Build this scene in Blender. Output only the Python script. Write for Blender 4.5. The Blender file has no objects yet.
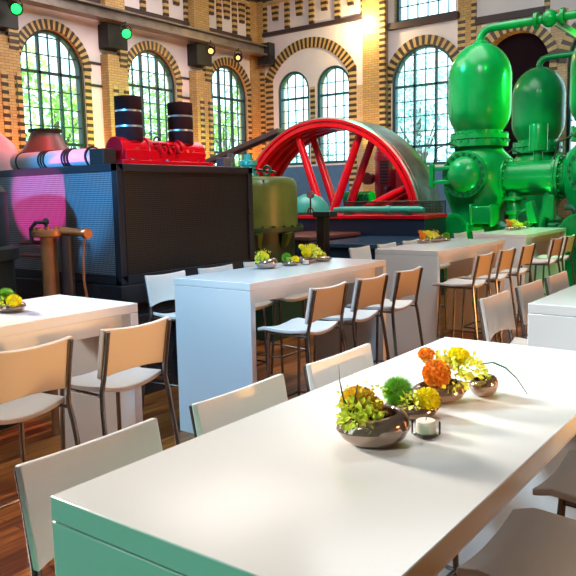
import bpy, bmesh, math, random
from mathutils import Vector, Matrix
from math import pi, sin, cos, sqrt, radians as R
random.seed(7)
sc = bpy.context.scene
col = sc.collection

# ------------------------------------------------------------------ materials
def newmat(name):
    m = bpy.data.materials.new(name); m.use_nodes = True
    nt = m.node_tree; b = nt.nodes['Principled BSDF']
    return m, nt, b
def N(nt, t, **kw):
    n = nt.nodes.new(t)
    for k, v in kw.items(): setattr(n, k, v)
    return n
def mat(name, c, rough=.5, metal=0., spec=.5, var=0., vscale=6., bump=0., bscale=40., coat=0.):
    m, nt, b = newmat(name)
    b.inputs['Roughness'].default_value = rough; b.inputs['Metallic'].default_value = metal
    b.inputs['Specular IOR Level'].default_value = spec; b.inputs['Coat Weight'].default_value = coat
    b.inputs['Base Color'].default_value = (*c, 1)
    tc = N(nt, 'ShaderNodeTexCoord')
    if var:
        no = N(nt, 'ShaderNodeTexNoise'); no.inputs['Scale'].default_value = vscale; no.inputs['Detail'].default_value = 5
        nt.links.new(tc.outputs['Object'], no.inputs['Vector'])
        rp = N(nt, 'ShaderNodeValToRGB')
        rp.color_ramp.elements[0].position = .3; rp.color_ramp.elements[1].position = .7
        rp.color_ramp.elements[0].color = (*[x*(1-var) for x in c], 1)
        rp.color_ramp.elements[1].color = (*[min(1, x*(1+var)) for x in c], 1)
        nt.links.new(no.outputs['Fac'], rp.inputs['Fac']); nt.links.new(rp.outputs['Color'], b.inputs['Base Color'])
    if bump:
        n2 = N(nt, 'ShaderNodeTexNoise'); n2.inputs['Scale'].default_value = bscale
        nt.links.new(tc.outputs['Object'], n2.inputs['Vector'])
        bp = N(nt, 'ShaderNodeBump'); bp.inputs['Strength'].default_value = bump; bp.inputs['Distance'].default_value = .01
        nt.links.new(n2.outputs['Fac'], bp.inputs['Height']); nt.links.new(bp.outputs['Normal'], b.inputs['Normal'])
    return m
def brick_mat(name, c1, c2, mortar, rough=.6):
    m, nt, b = newmat(name)
    b.inputs['Roughness'].default_value = rough
    tc = N(nt, 'ShaderNodeTexCoord'); sp = N(nt, 'ShaderNodeSeparateXYZ'); cb = N(nt, 'ShaderNodeCombineXYZ')
    ad = N(nt, 'ShaderNodeMath', operation='ADD')
    nt.links.new(tc.outputs['Object'], sp.inputs[0])
    nt.links.new(sp.outputs['X'], ad.inputs[0]); nt.links.new(sp.outputs['Y'], ad.inputs[1])
    nt.links.new(ad.outputs[0], cb.inputs['X']); nt.links.new(sp.outputs['Z'], cb.inputs['Y'])
    br = N(nt, 'ShaderNodeTexBrick'); br.inputs['Scale'].default_value = 1.
    br.inputs['Brick Width'].default_value = .17; br.inputs['Row Height'].default_value = .055
    br.inputs['Mortar Size'].default_value = .006; br.inputs['Mortar Smooth'].default_value = .2
    br.inputs['Color1'].default_value = (*c1, 1); br.inputs['Color2'].default_value = (*c2, 1); br.inputs['Mortar'].default_value = (*mortar, 1)
    nt.links.new(cb.outputs[0], br.inputs['Vector']); nt.links.new(br.outputs['Color'], b.inputs['Base Color'])
    bp = N(nt, 'ShaderNodeBump', invert=True); bp.inputs['Strength'].default_value = .5; bp.inputs['Distance'].default_value = .01
    nt.links.new(br.outputs['Fac'], bp.inputs['Height']); nt.links.new(bp.outputs['Normal'], b.inputs['Normal'])
    return m
def emit(name, c, s):
    m, nt, b = newmat(name); b.inputs['Base Color'].default_value = (*c, 1)
    b.inputs['Emission Color'].default_value = (*c, 1); b.inputs['Emission Strength'].default_value = s
    return m
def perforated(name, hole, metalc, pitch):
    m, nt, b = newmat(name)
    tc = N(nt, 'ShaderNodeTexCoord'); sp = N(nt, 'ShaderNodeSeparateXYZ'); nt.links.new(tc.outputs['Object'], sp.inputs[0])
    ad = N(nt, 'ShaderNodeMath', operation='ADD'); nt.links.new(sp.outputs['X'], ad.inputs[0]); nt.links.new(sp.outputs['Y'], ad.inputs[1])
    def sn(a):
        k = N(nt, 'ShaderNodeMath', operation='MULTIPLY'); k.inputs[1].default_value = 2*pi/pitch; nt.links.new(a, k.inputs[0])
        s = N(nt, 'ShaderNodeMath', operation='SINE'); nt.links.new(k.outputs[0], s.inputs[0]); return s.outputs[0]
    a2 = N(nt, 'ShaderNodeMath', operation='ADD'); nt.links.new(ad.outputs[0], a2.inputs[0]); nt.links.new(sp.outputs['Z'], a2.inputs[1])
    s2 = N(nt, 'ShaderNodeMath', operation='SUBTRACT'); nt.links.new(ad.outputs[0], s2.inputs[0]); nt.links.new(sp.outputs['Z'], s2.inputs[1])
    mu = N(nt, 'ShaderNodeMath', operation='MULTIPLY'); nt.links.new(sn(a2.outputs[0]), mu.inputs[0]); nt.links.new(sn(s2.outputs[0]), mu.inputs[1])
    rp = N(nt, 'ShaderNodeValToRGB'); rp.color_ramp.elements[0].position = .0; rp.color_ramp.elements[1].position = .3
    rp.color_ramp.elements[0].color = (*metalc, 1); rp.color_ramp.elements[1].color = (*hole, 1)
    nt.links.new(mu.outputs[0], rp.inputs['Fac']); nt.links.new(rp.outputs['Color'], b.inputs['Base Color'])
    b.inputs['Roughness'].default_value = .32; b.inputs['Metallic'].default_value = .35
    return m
def wood_floor(name):
    m, nt, b = newmat(name)
    tc = N(nt, 'ShaderNodeTexCoord'); mp = N(nt, 'ShaderNodeMapping'); mp.inputs['Rotation'].default_value = (0, 0, pi/2)
    nt.links.new(tc.outputs['Object'], mp.inputs['Vector'])
    br = N(nt, 'ShaderNodeTexBrick'); br.inputs['Scale'].default_value = 1; br.inputs['Brick Width'].default_value = 1.3; br.inputs['Row Height'].default_value = .085
    br.inputs['Mortar Size'].default_value = .002; br.inputs['Bias'].default_value = -.1
    br.inputs['Color1'].default_value = (.14, .035, .008, 1); br.inputs['Color2'].default_value = (.46, .16, .035, 1); br.inputs['Mortar'].default_value = (.02, .006, .003, 1)
    nt.links.new(mp.outputs[0], br.inputs['Vector'])
    m2 = N(nt, 'ShaderNodeMapping'); m2.inputs['Scale'].default_value = (22, 1.6, 1); nt.links.new(tc.outputs['Object'], m2.inputs['Vector'])
    no = N(nt, 'ShaderNodeTexNoise'); no.inputs['Scale'].default_value = 1.6; no.inputs['Detail'].default_value = 6; nt.links.new(m2.outputs[0], no.inputs['Vector'])
    rp = N(nt, 'ShaderNodeValToRGB'); rp.color_ramp.elements[0].position = .32; rp.color_ramp.elements[1].position = .68
    rp.color_ramp.elements[0].color = (.3, .25, .2, 1); rp.color_ramp.elements[1].color = (1.35, 1.2, 1.1, 1)
    nt.links.new(no.outputs['Fac'], rp.inputs['Fac'])
    mx = N(nt, 'ShaderNodeMix', data_type='RGBA', blend_type='MULTIPLY'); mx.inputs['Factor'].default_value = 1
    nt.links.new(br.outputs['Color'], mx.inputs['A']); nt.links.new(rp.outputs['Color'], mx.inputs['B']); nt.links.new(mx.outputs['Result'], b.inputs['Base Color'])
    b.inputs['Roughness'].default_value = .3
    return m
def glass_mat(name, tint):
    m, nt, b = newmat(name); nt.nodes.remove(b)
    out = nt.nodes['Material Output']
    t = N(nt, 'ShaderNodeBsdfTransparent'); t.inputs[0].default_value = (*tint, 1)
    g = N(nt, 'ShaderNodeBsdfGlossy'); g.inputs['Roughness'].default_value = .03
    f = N(nt, 'ShaderNodeLayerWeight'); f.inputs[0].default_value = .12
    mx = N(nt, 'ShaderNodeMixShader'); nt.links.new(f.outputs[0], mx.inputs[0]); nt.links.new(t.outputs[0], mx.inputs[1]); nt.links.new(g.outputs[0], mx.inputs[2])
    nt.links.new(mx.outputs[0], out.inputs[0])
    return m
def leaf_mat(name, c, trans):
    m, nt, b = newmat(name); out = nt.nodes['Material Output']
    tc = N(nt, 'ShaderNodeTexCoord'); no = N(nt, 'ShaderNodeTexNoise'); no.inputs['Scale'].default_value = 1.3; nt.links.new(tc.outputs['Object'], no.inputs['Vector'])
    rp = N(nt, 'ShaderNodeValToRGB'); rp.color_ramp.elements[0].position = .35; rp.color_ramp.elements[1].position = .65
    rp.color_ramp.elements[0].color = (*[x*.6 for x in c], 1); rp.color_ramp.elements[1].color = (*[min(1, x*1.4) for x in c], 1)
    nt.links.new(no.outputs['Fac'], rp.inputs['Fac']); nt.links.new(rp.outputs['Color'], b.inputs['Base Color'])
    b.inputs['Roughness'].default_value = .5
    tr = N(nt, 'ShaderNodeBsdfTranslucent'); nt.links.new(rp.outputs['Color'], tr.inputs[0])
    mx = N(nt, 'ShaderNodeMixShader'); mx.inputs[0].default_value = trans
    nt.links.new(b.outputs[0], mx.inputs[1]); nt.links.new(tr.outputs[0], mx.inputs[2]); nt.links.new(mx.outputs[0], out.inputs[0])
    return m

M = {}
M['laminate'] = mat('white_laminate', (.84, .82, .79), .17, spec=.5, bump=.015, bscale=3)
M['seat'] = mat('white_plastic', (.82, .76, .70), .35)
M['chrome'] = mat('dark_chrome', (.24, .23, .23), .22, .9)
M['bronze'] = mat('bronze_glaze', (.44, .31, .25), .11, .75)
M['candle'] = mat('candle_wax', (.85, .70, .60), .5)
M['floor'] = wood_floor('floor_planks')
M['stucco'] = mat('pinkish_stucco', (.84, .76, .79), .8, var=.06, vscale=1.5, bump=.1)
M['ceil'] = mat('ceiling_paint', (.42, .36, .30), .8, var=.05)
M['brick'] = brick_mat('yellow_brick', (.62, .40, .15), (.50, .31, .11), (.30, .19, .10))
M['palebrick'] = brick_mat('pale_brick', (.72, .51, .29), (.63, .42, .21), (.42, .31, .20))
M['darkbrick'] = brick_mat('dark_red_brick', (.16, .07, .04), (.11, .05, .03), (.08, .06, .05))
M['qdark'] = mat('dark_glazed_brick', (.060, .034, .018), .35)
M['qlight'] = mat('yellow_quoin_brick', (.62, .42, .16), .5, var=.12, vscale=14)
M['frame'] = mat('dark_window_frame', (.02, .035, .035), .4)
M['tealframe'] = mat('teal_window_frame', (.015, .09, .11), .4)
M['glass'] = glass_mat('window_glass', (.9, .98, .97))
M['clear'] = glass_mat('clear_glass', (.97, .97, .96))
M['black'] = mat('black_paint', (.010, .010, .010), .55)
M['void'] = mat('dark_plum_door', (.012, .004, .008), .8, spec=.1)
M['blackgloss'] = mat('black_enamel', (.02, .018, .02), .25, var=.2)
M['girder'] = mat('painted_girder', (.20, .16, .14), .35, .3, var=.3, vscale=3)
M['girderlip'] = mat('girder_flange', (.42, .36, .31), .4, .3, var=.2)
M['slate'] = mat('dark_sill', (.05, .03, .035), .5)
M['casing'] = mat('cabinet_frame_steel', (.05, .05, .06), .3, .5)
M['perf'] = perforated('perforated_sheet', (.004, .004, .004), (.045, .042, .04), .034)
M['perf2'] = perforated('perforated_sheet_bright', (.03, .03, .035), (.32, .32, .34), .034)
M['red'] = mat('red_enamel', (.52, .002, .010), .26, var=.1, spec=.35, coat=.1)
M['crimson'] = mat('crimson_cabinet_paint', (.32, .006, .02), .35, var=.1)
M['casetop'] = mat('dark_glossy_blue_top', (.035, .075, .13), .15)
M['post'] = mat('blackish_red_iron', (.022, .006, .005), .45, var=.2)
M['darkred'] = mat('dark_red_paint', (.10, .012, .012), .4, var=.2)
M['steel'] = mat('worn_steel', (.20, .20, .17), .38, .8, var=.3, vscale=5)
M['green'] = mat('green_enamel', (.001, .22, .055), .27, spec=.35, var=.2, vscale=3, coat=.12, bump=.03, bscale=6)
M['pumpdk'] = mat('blackened_green_paint', (.005, .012, .009), .6, var=.2)
M['greendk'] = mat('dark_green_enamel', (.01, .075, .045), .3, var=.2)
M['boiler'] = mat('olive_boiler_paint', (.13, .165, .03), .36, var=.25, vscale=4)
M['boilerdk'] = mat('dark_olive_paint', (.03, .055, .014), .45, var=.2)
M['moss'] = mat('green_crate_paint', (.015, .06, .03), .5)
M['teal'] = mat('teal_enamel', (.025, .34, .26), .28, var=.1)
M['navy'] = mat('navy_panel', (.018, .03, .06), .25)
M['bluelit'] = mat('blue_lit_dado', (.08, .20, .36), .5, var=.1)  # blue light on the lower walls, put into the base colour
M['mesh'] = perforated('rail_mesh', (.06, .06, .07), (.02, .02, .02), .05)
_nt = M['mesh'].node_tree; _mu = [n for n in _nt.nodes if n.type == 'MATH' and n.operation == 'MULTIPLY' and n.inputs[1].is_linked][0]
_tr = _nt.nodes.new('ShaderNodeBsdfTransparent'); _mx = _nt.nodes.new('ShaderNodeMixShader'); _st = _nt.nodes.new('ShaderNodeMath'); _st.operation = 'GREATER_THAN'; _st.inputs[1].default_value = -.05
_nt.links.new(_mu.outputs[0], _st.inputs[0]); _nt.links.new(_st.outputs[0], _mx.inputs[0]); _nt.links.new(_nt.nodes['Principled BSDF'].outputs[0], _mx.inputs[1]); _nt.links.new(_tr.outputs[0], _mx.inputs[2])
_nt.links.new(_mx.outputs[0], _nt.nodes['Material Output'].inputs[0])
M['grey'] = mat('grey_cast', (.12, .12, .13), .5, var=.2)
M['belt'] = mat('belt_rubber', (.06, .05, .05), .55, var=.15)
M['duct'] = mat('lagged_duct', (.50, .48, .48), .45, var=.08, bump=.15, bscale=14)
M['umber'] = mat('brown_funnel_paint', (.13, .085, .065), .4, var=.12)
M['copper'] = mat('copper_pipe', (.36, .12, .04), .38, .5, var=.2)
M['ring'] = mat('black_filter_drum', (.022, .010, .013), .85, spec=.15)
M['band'] = mat('steel_band', (.45, .62, .70), .3, .6)
M['brownpanel'] = mat('brown_counter', (.16, .05, .035), .25)
M['lens_green'] = emit('green_lens', (.01, 1., .08), 3)
M['lens_warm'] = emit('warm_lens', (1., .42, .08), 2.5)
M['f_orange'] = mat('orange_petals', (.95, .30, .015), .6, var=.25, vscale=60)
M['f_yellow'] = mat('yellow_petals', (1., .80, .01), .6, var=.15, vscale=60)
M['f_ochre'] = mat('ochre_petals', (.85, .50, .03), .6, var=.35, vscale=60)
M['f_green'] = mat('green_needles', (.20, .50, .04), .6, var=.4, vscale=60)
M['f_lime'] = mat('lime_leaves', (.80, .88, .08), .55, var=.3, vscale=50)
M['blade'] = mat('grass_blade', (.03, .10, .025), .4)
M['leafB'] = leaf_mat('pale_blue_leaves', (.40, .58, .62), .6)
M['leafA'] = leaf_mat('tree_leaves', (.34, .55, .16), .6)
M['bark'] = mat('tree_bark', (.16, .12, .09), .8, var=.3)
M['ground'] = mat('outside_lawn', (.25, .3, .14), .9, var=.2)

# ------------------------------------------------------------------ mesh builder
class MB:
    def __init__(s): s.v = []; s.f = []; s.m = []
    def face(s, pts, mi=0):
        k = len(s.v); s.v += [tuple(p) for p in pts]; s.f.append(tuple(range(k, k+len(pts)))); s.m.append(mi)
    def box(s, a, b, mi=0, T=None):
        x0, y0, z0 = a; x1, y1, z1 = b
        P = [(x0,y0,z0),(x1,y0,z0),(x1,y1,z0),(x0,y1,z0),(x0,y0,z1),(x1,y0,z1),(x1,y1,z1),(x0,y1,z1)]
        if T is not None: P = [tuple(T @ Vector(p)) for p in P]
        k = len(s.v); s.v += P
        for q in ((0,3,2,1),(4,5,6,7),(0,1,5,4),(1,2,6,5),(2,3,7,6),(3,0,4,7)):
            s.f.append(tuple(k+i for i in q)); s.m.append(mi)
        return s
    def hexa(s, P, mi=0):     # 4 bottom, 4 top
        k = len(s.v); s.v += [tuple(p) for p in P]
        for q in ((0,3,2,1),(4,5,6,7),(0,1,5,4),(1,2,6,5),(2,3,7,6),(3,0,4,7)):
            s.f.append(tuple(k+i for i in q)); s.m.append(mi)
        return s
    def lathe(s, prof, c=(0,0,0), axis='z', seg=32, mi=0, sy=1., closed=False):
        k = len(s.v); n = len(prof)
        for r, h in prof:
            for i in range(seg):
                t = 2*pi*i/seg; a, b = r*cos(t), r*sin(t)*sy
                p = {'z': (a, b, h), 'y': (a, h, b), 'x': (h, a, b)}[axis]
                s.v.append((c[0]+p[0], c[1]+p[1], c[2]+p[2]))
        m = n if closed else n-1
        for j in range(m):
            j2 = (j+1) % n
            for i in range(seg):
                i2 = (i+1) % seg
                s.f.append((k+j*seg+i, k+j*seg+i2, k+j2*seg+i2, k+j2*seg+i)); s.m.append(mi)
        if not closed:
            if prof[0][0] > 1e-6: s.f.append(tuple(k+i for i in range(seg))); s.m.append(mi)
            if prof[-1][0] > 1e-6: s.f.append(tuple(k+(n-1)*seg+i for i in range(seg))); s.m.append(mi)
        return s
    def cyl(s, p0, p1, r, seg=16, mi=0, r1=None):
        return s.tube([p0, p1], [r, r if r1 is None else r1], seg, mi)
    def tube(s, path, r, seg=10, mi=0):
        path = [Vector(p) for p in path]; n = len(path)
        if not isinstance(r, (list, tuple)): r = [r]*n
        k = len(s.v); up = None
        for i, p in enumerate(path):
            d = (path[min(i+1, n-1)]-path[max(i-1, 0)]).normalized()
            if up is None:
                up = Vector((0,0,1)) if abs(d.z) < .9 else Vector((1,0,0))
            a = d.cross(up).normalized(); up = a.cross(d).normalized()
            for j in range(seg):
                t = 2*pi*j/seg; s.v.append(tuple(p + (a*cos(t)+up*sin(t))*r[i]))
        for i in range(n-1):
            for j in range(seg):
                j2 = (j+1) % seg; s.f.append((k+i*seg+j, k+i*seg+j2, k+(i+1)*seg+j2, k+(i+1)*seg+j)); s.m.append(mi)
        s.f.append(tuple(k+j for j in reversed(range(seg)))); s.m.append(mi)
        s.f.append(tuple(k+(n-1)*seg+j for j in range(seg))); s.m.append(mi)
        return s
    def ball(s, c, r, seg=16, rings=10, sx=1, sy=1, sz=1, mi=0):
        k = len(s.v)
        for i in range(rings+1):
            a = pi*i/rings
            for j in range(seg):
                t = 2*pi*j/seg
                s.v.append((c[0]+r*sx*sin(a)*cos(t), c[1]+r*sy*sin(a)*sin(t), c[2]+r*sz*cos(a)))
        for i in range(rings):
            for j in range(seg):
                j2 = (j+1) % seg
                s.f.append((k+i*seg+j, k+(i+1)*seg+j, k+(i+1)*seg+j2, k+i*seg+j2)); s.m.append(mi)
        return s
    def build(s, name, mats, parent=None, bevel=0., smooth=True, ang=35, loc=None):
        me = bpy.data.meshes.new(name); me.from_pydata(s.v, [], s.f)
        if not isinstance(mats, (list, tuple)): mats = [mats]
        for m in mats: me.materials.append(m)
        me.polygons.foreach_set('material_index', s.m)
        bm = bmesh.new(); bm.from_mesh(me); bmesh.ops.remove_doubles(bm, verts=bm.verts, dist=1e-6)
        bmesh.ops.dissolve_degenerate(bm, edges=bm.edges, dist=1e-7)
        bmesh.ops.recalc_face_normals(bm, faces=bm.faces); bm.to_mesh(me); bm.free()
        if smooth:
            for p in me.polygons: p.use_smooth = True
            me.set_sharp_from_angle(angle=R(ang))
        o = bpy.data.objects.new(name, me); col.objects.link(o)
        if parent is not None: o.parent = parent
        if loc: o.location = loc
        if bevel:
            b = o.modifiers.new('bevel', 'BEVEL'); b.width = bevel; b.segments = 2; b.limit_method = 'ANGLE'; b.angle_limit = R(40)
        return o
def arc(c, r, a0, a1, n, plane='xz'):
    out = []
    for i in range(n+1):
        t = a0+(a1-a0)*i/n; u, w = r*cos(t), r*sin(t)
        out.append({'xz': (c[0]+u, c[1], c[2]+w), 'yz': (c[0], c[1]+u, c[2]+w), 'xy': (c[0]+u, c[1]+w, c[2])}[plane])
    return out
def tag(o, label, cat, group=None):
    o['label'] = label; o['category'] = cat
    if group: o['group'] = group
    return o
def struct(o): o['kind'] = 'structure'; return o
def thing(name, label, cat, loc=(0,0,0), rz=0., group=None):
    o = bpy.data.objects.new(name, None); o.empty_display_size = .1; col.objects.link(o)
    o.location = loc; o.rotation_euler = (0, 0, rz)
    return tag(o, label, cat, group)
def copy_tree(o, parent=None):
    c = o.copy(); col.objects.link(c)
    if parent is not None: c.parent = parent
    for ch in list(o.children): copy_tree(ch, c)
    return c
def place(o, label, loc, rz=0., group=None, scale=None):
    o.location = loc; o.rotation_euler = (0, 0, rz); o['label'] = label
    if group: o['group'] = group
    if scale: o.scale = (scale,)*3
    return o

# ------------------------------------------------------------------ room shell
XL, YB, ZC = -12.8, 16., 7.1
XR, YN = 3.6, -3.2
f = MB()
pit = (-9.7, -5.15, 10.92, 11.98)      # flywheel pit
for a, b, c, d in ((-12.8, XR, YN, pit[2]), (-12.8, pit[0], pit[2], pit[3]), (pit[1], XR, pit[2], pit[3]), (-12.8, XR, pit[3], 16.)):
    f.face([(a, c, 0), (b, c, 0), (b, d, 0), (a, d, 0)])
struct(f.build('floor', M['floor']))
p = MB()
x0, x1, y0, y1 = pit
p.face([(x0,y0,-1.2),(x1,y0,-1.2),(x1,y1,-1.2),(x0,y1,-1.2)])
for q in (((x0,y0),(x1,y0)), ((x1,y0),(x1,y1)), ((x1,y1),(x0,y1)), ((x0,y1),(x0,y0))):
    p.face([(*q[0],-1.2),(*q[1],-1.2),(*q[1],0),(*q[0],0)])
struct(p.build('flywheel_pit', M['grey']))
struct(MB().box((XL, YN, ZC), (XR, YB, ZC+.2)).build('ceiling', M['ceil']))

def wall(name, plane, u0, u1, z1, openings, zsplit, depth, mats, z0=0.):
    """openings: (uc, half, zbot, zspring, is_arch). plane(u, d, z) -> xyz ; d = depth into the wall; mats 0 lower, 1 upper"""
    w = MB()
    def rect(a, b, c, d):
        if b-a < 1e-6 or d-c < 1e-6: return
        for lo, hi, mi in ((c, min(d, zsplit), 0), (max(c, zsplit), d, 1)):
            if hi-lo > 1e-6: w.face([plane(a,0,lo), plane(b,0,lo), plane(b,0,hi), plane(a,0,hi)], mi)
    u = u0
    for uc, h, zb, zs, arch, mi_rev in openings:
        rect(u, uc-h, z0, z1)
        rect(uc-h, uc+h, z0, zb)
        n = 20 if arch else 1
        top = [(uc-h*cos(pi*i/n), zs+h*sin(pi*i/n)) for i in range(n+1)] if arch else [(uc-h, zs), (uc+h, zs)]
        for i in range(n):
            (a, za), (b, zb2) = top[i], top[i+1]
            w.face([plane(a,0,za), plane(b,0,zb2), plane(b,0,z1), plane(a,0,z1)], 1)
        loop = [(uc-h, zb)] + top + [(uc+h, zb)]
        for i in range(len(loop)):
            a, b = loop[i], loop[(i+1) % len(loop)]
            w.face([plane(a[0],0,a[1]), plane(b[0],0,b[1]), plane(b[0],depth,b[1]), plane(a[0],depth,a[1])], mi_rev)
        u = uc+h
    rect(u, u1, z0, z1)
    return struct(w.build(name, mats, smooth=False))
PL = lambda u, d, z: (XL-d, u, z)
PB = lambda u, d, z: (u, YB+d, z)
LW = [9.29, 12.03, 14.72]
wall('wall_left', PL, YN, YB, ZC, [(-.1+2.7*k-1.5, .72, 2.15, 4.36, True, 2) for k in (1, 2, 3)] + [(c, .76, 2.15, 4.31, True, 2) for c in LW],
     2.2, .3, [M['bluelit'], M['stucco'], M['palebrick']])
# back wall in bays so that each bay has its own facing
wall('wall_back', PB, XL-.3, -9.45, ZC, [(-11.62, .51, 2.45, 4.42, True, 2), (-10.34, .51, 2.45, 4.42, True, 2)], 2.4, .3, [M['bluelit'], M['stucco'], M['palebrick']])
wall('wall_back_upper', PB, -9.45, -6.94, ZC, [(-7.79, .79, 5.72, 6.75, False, 2)], 2.25, .3, [M['bluelit'], M['stucco'], M['palebrick']], z0=5.6)
wall('wall_back_middle', PB, -9.45, -6.94, 5.6, [(-7.79, .84, 2.3, 4.27, True, 2)], 2.25, .3, [M['bluelit'], M['stucco'], M['palebrick']])
wall('wall_back_right', PB, -6.94, XR, ZC, [(-5.62, .76, 0., 4.34, True, 2), (-3.55, .95, 2.3, 4.27, True, 2)], 5.4, .3, [M['palebrick'], M['stucco'], M['brick']])
struct(MB().box((-6.5, 16.28, 0), (-4.75, 16.34, 5.3)).build('door_1', M['void']))
struct(MB().box((XR, YN, 0), (XR+.2, YB, ZC)).build('wall_right', M['darkbrick']))
wall('wall_near', lambda u, d, z: (u, YN-d, z), XL, XR, ZC, [(-8.0, .9, 2.0, 4.4, True, 2), (-4.0, .9, 2.0, 4.4, True, 2)], 2.2, .3, [M['darkbrick'], M['darkbrick'], M['darkbrick']])

# brick trims -------------------------------------------------------
def arch_ring(w, plane, uc, zs, r0, r1, a0, a1, n, d=-.03, depth=.1):
    for i in range(n):
        ta, tb = a0+(a1-a0)*i/n, a0+(a1-a0)*(i+1)/n
        if i % 2: tb -= .002
        o = 0 if i % 2 else .006
        pts = []
        for dd in (depth, d-o):
            for r, t in ((r0, ta), (r1, ta), (r1, tb), (r0, tb)):
                pts.append(plane(uc-r*cos(t), dd, zs+r*sin(t)))
        w.hexa(pts, i % 2)
def quoin(w, plane, ua, ub, z0, z1, step=.072, d=-.02, depth=.05, toothed=0, side=1):
    n = int(round((z1-z0)/step))
    for i in range(n):
        a, b = ua, ub
        if i % 2 == 0 and toothed:
            if side > 0: b += toothed
            else: a -= toothed
        za, zb = z0+step*i, z0+step*(i+1)
        P = [plane(a,depth,za), plane(b,depth,za), plane(b,d,za), plane(a,d,za), plane(a,depth,zb), plane(b,depth,zb), plane(b,d,zb), plane(a,d,zb)]
        w.hexa(P, i % 2)
QM = [M['qdark'], M['qlight']]
for k, c in enumerate(LW):
    w = MB(); arch_ring(w, PL, c, 4.31, .76, .95, 0.05, pi-.05, 41)
    quoin(w, PL, c-.93, c-.77, 1.6, 4.31); quoin(w, PL, c+.77, c+.93, 1.6, 4.31)
    struct(w.build('trim_%d' % (k+1), QM, smooth=False))
w = MB(); arch_ring(w, PB, -11.10, 4.10, 1.37, 1.63, .45, pi-.45, 51)
quoin(w, PB, -12.55, -12.3, 1.4, 4.8); quoin(w, PB, -9.87, -9.64, 1.4, 4.8); quoin(w, PB, -11.06, -10.92, 2.45, 4.45)
struct(w.build('trim_4', QM, smooth=False))
w = MB(); arch_ring(w, PB, -7.79, 4.27, .84, 1.05, .04, pi-.04, 37)
quoin(w, PB, -8.84, -8.66, 1.4, 4.3); quoin(w, PB, -6.94, -6.76, 1.4, 5.6)
struct(w.build('trim_5', QM, smooth=False))
w = MB(); arch_ring(w, PB, -5.62, 4.34, .76, .97, .0, pi, 33); quoin(w, PB, -4.86, -4.7, 1.0, 4.34); quoin(w, PB, -6.56, -6.4, 1.0, 4.34)
arch_ring(w, PB, -3.55, 4.27, .95, 1.16, .04, pi-.04, 37)
quoin(w, PB, -6.62, -6.5, 4.9, 7.0); quoin(w, PB, -5.0, -4.88, 5.3, 7.0)
struct(w.build('trim_6', QM, smooth=False))
# pilasters
pn = 7
for yc in (8.1, 10.78, 13.5):
    w = MB(); w.box((XL-.05, yc-.27, 0), (XL+.25, yc+.27, 4.74)).box((XL-.05, yc-.27, 5.45), (XL+.25, yc+.27, ZC))
    struct(w.build('trim_%d' % pn, M['brick'])); pn += 1
    w = MB(); PP = lambda u, d, z: (XL+.25-d, u, z)
    quoin(w, PP, yc-.16, yc-.06, 1.2, 4.1, toothed=.04); quoin(w, PP, yc+.17, yc+.275, 1.2, 4.1, toothed=.04, side=-1)
    for j in range(3):      # corbelled course under the bracket
        w.box((XL+.2, yc+.06-.02*j, 4.50+.12*j), (XL+.27+.02*j, yc+.26, 4.56+.12*j), 0)
        w.box((XL+.2, yc+.08-.02*j, 4.56+.12*j), (XL+.26+.02*j, yc+.25, 4.62+.12*j), 1)
    struct(w.build('trim_%d' % pn, QM, smooth=False)); pn += 1
    o = struct(MB().box((XL, yc-.30, 4.86), (XL+.33, yc+.24, 5.37)).build('beam_bracket', M['black'], bevel=.01))
w = MB(); w.box((-9.36, YB-.18, 0), (-8.74, YB+.05, ZC)).box((-12.85, YB-.1, 0), (-12.57, YB+.05, ZC)).box((XL-.05, 15.62, 0), (XL+.06, 16., ZC))
struct(w.build('trim_%d' % pn, M['brick'])); pn += 1
struct(MB().box((-6.94, YB-.015, 2.3), (-6.5, YB+.05, ZC)).build('trim_%d' % pn, M['brick'])); pn += 1
w = MB(); PQ = lambda u, d, z: (u, YB-.18+d, z)
quoin(w, PQ, -8.88, -8.73, 1.4, 7.0)
w2 = lambda u, d, z: (u, YB-.1+d, z)
quoin(w, w2, -12.66, -12.56, 1.6, 5.0)
struct(w.build('trim_%d' % pn, QM, smooth=False)); pn += 1
# stucco strip right of the twin windows is brick below the spring
struct(MB().box((-9.62, YB-.015, 1.4), (-9.46, YB+.05, 4.36)).box((-10.92, YB-.012, 5.9), (-10.9, YB+.05, 5.91)).build('trim_%d' % pn, M['palebrick'])); pn += 1
# sills and bands
w = MB(); w.box((-12.57, YB-.1, 5.93), (-9.37, YB+.05, 6.03)).box((-8.7, YB-.13, 5.55), (-6.9, YB+.05, 5.7)).box((-6.5, YB-.1, 5.36), (-4.98, YB+.05, 5.5))
w.box((XL-.05, 6.5, 5.80), (XL+.10, 15.62, 5.88)).box((XL-.05, 0, 6.86), (XL+.16, 16, 6.98)).box((XL, YB-.16, 6.86), (-9.47, YB+.05, 6.98))
struct(w.build('trim_%d' % pn, M['slate'])); pn += 1
# frieze: striped dividers and hanging teeth
w = MB()
def frieze(plane, a, b, z0, z1, nbay):
    W = (b-a)/nbay
    quoin(w, plane, a, a+.1, z0, z1, d=-.07); quoin(w, plane, b-.1, b, z0, z1, d=-.07)
    for i in range(nbay):
        if i: quoin(w, plane, a+W*i-.07, a+W*i+.07, z0, z1, d=-.07)
        c = a+W*(i+.5)
        n = 7
        for j in range(n):
            hw = .08+.006*j; za = z0+(z1-z0)*.35+j*.072
            P = [plane(c+sx*hw, dd, zz) for zz in (za, za+.072) for sx, dd in ((-1,.03),(1,.03),(1,-.07),(-1,-.07))]
            w.hexa(P, j % 2)
    P = [plane(u, dd, zz) for zz in (z1-.06, z1) for u, dd in ((a,.03),(b,.03),(b,-.08),(a,-.08))]
    w.hexa(P, 1)
for a, b in ((8.38, 10.5), (11.06, 13.22), (13.78, 15.6)): frieze(PL, a, b, 5.9, 6.82, 3)
frieze(PB, -12.55, -9.38, 6.05, 6.82, 4)
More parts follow.
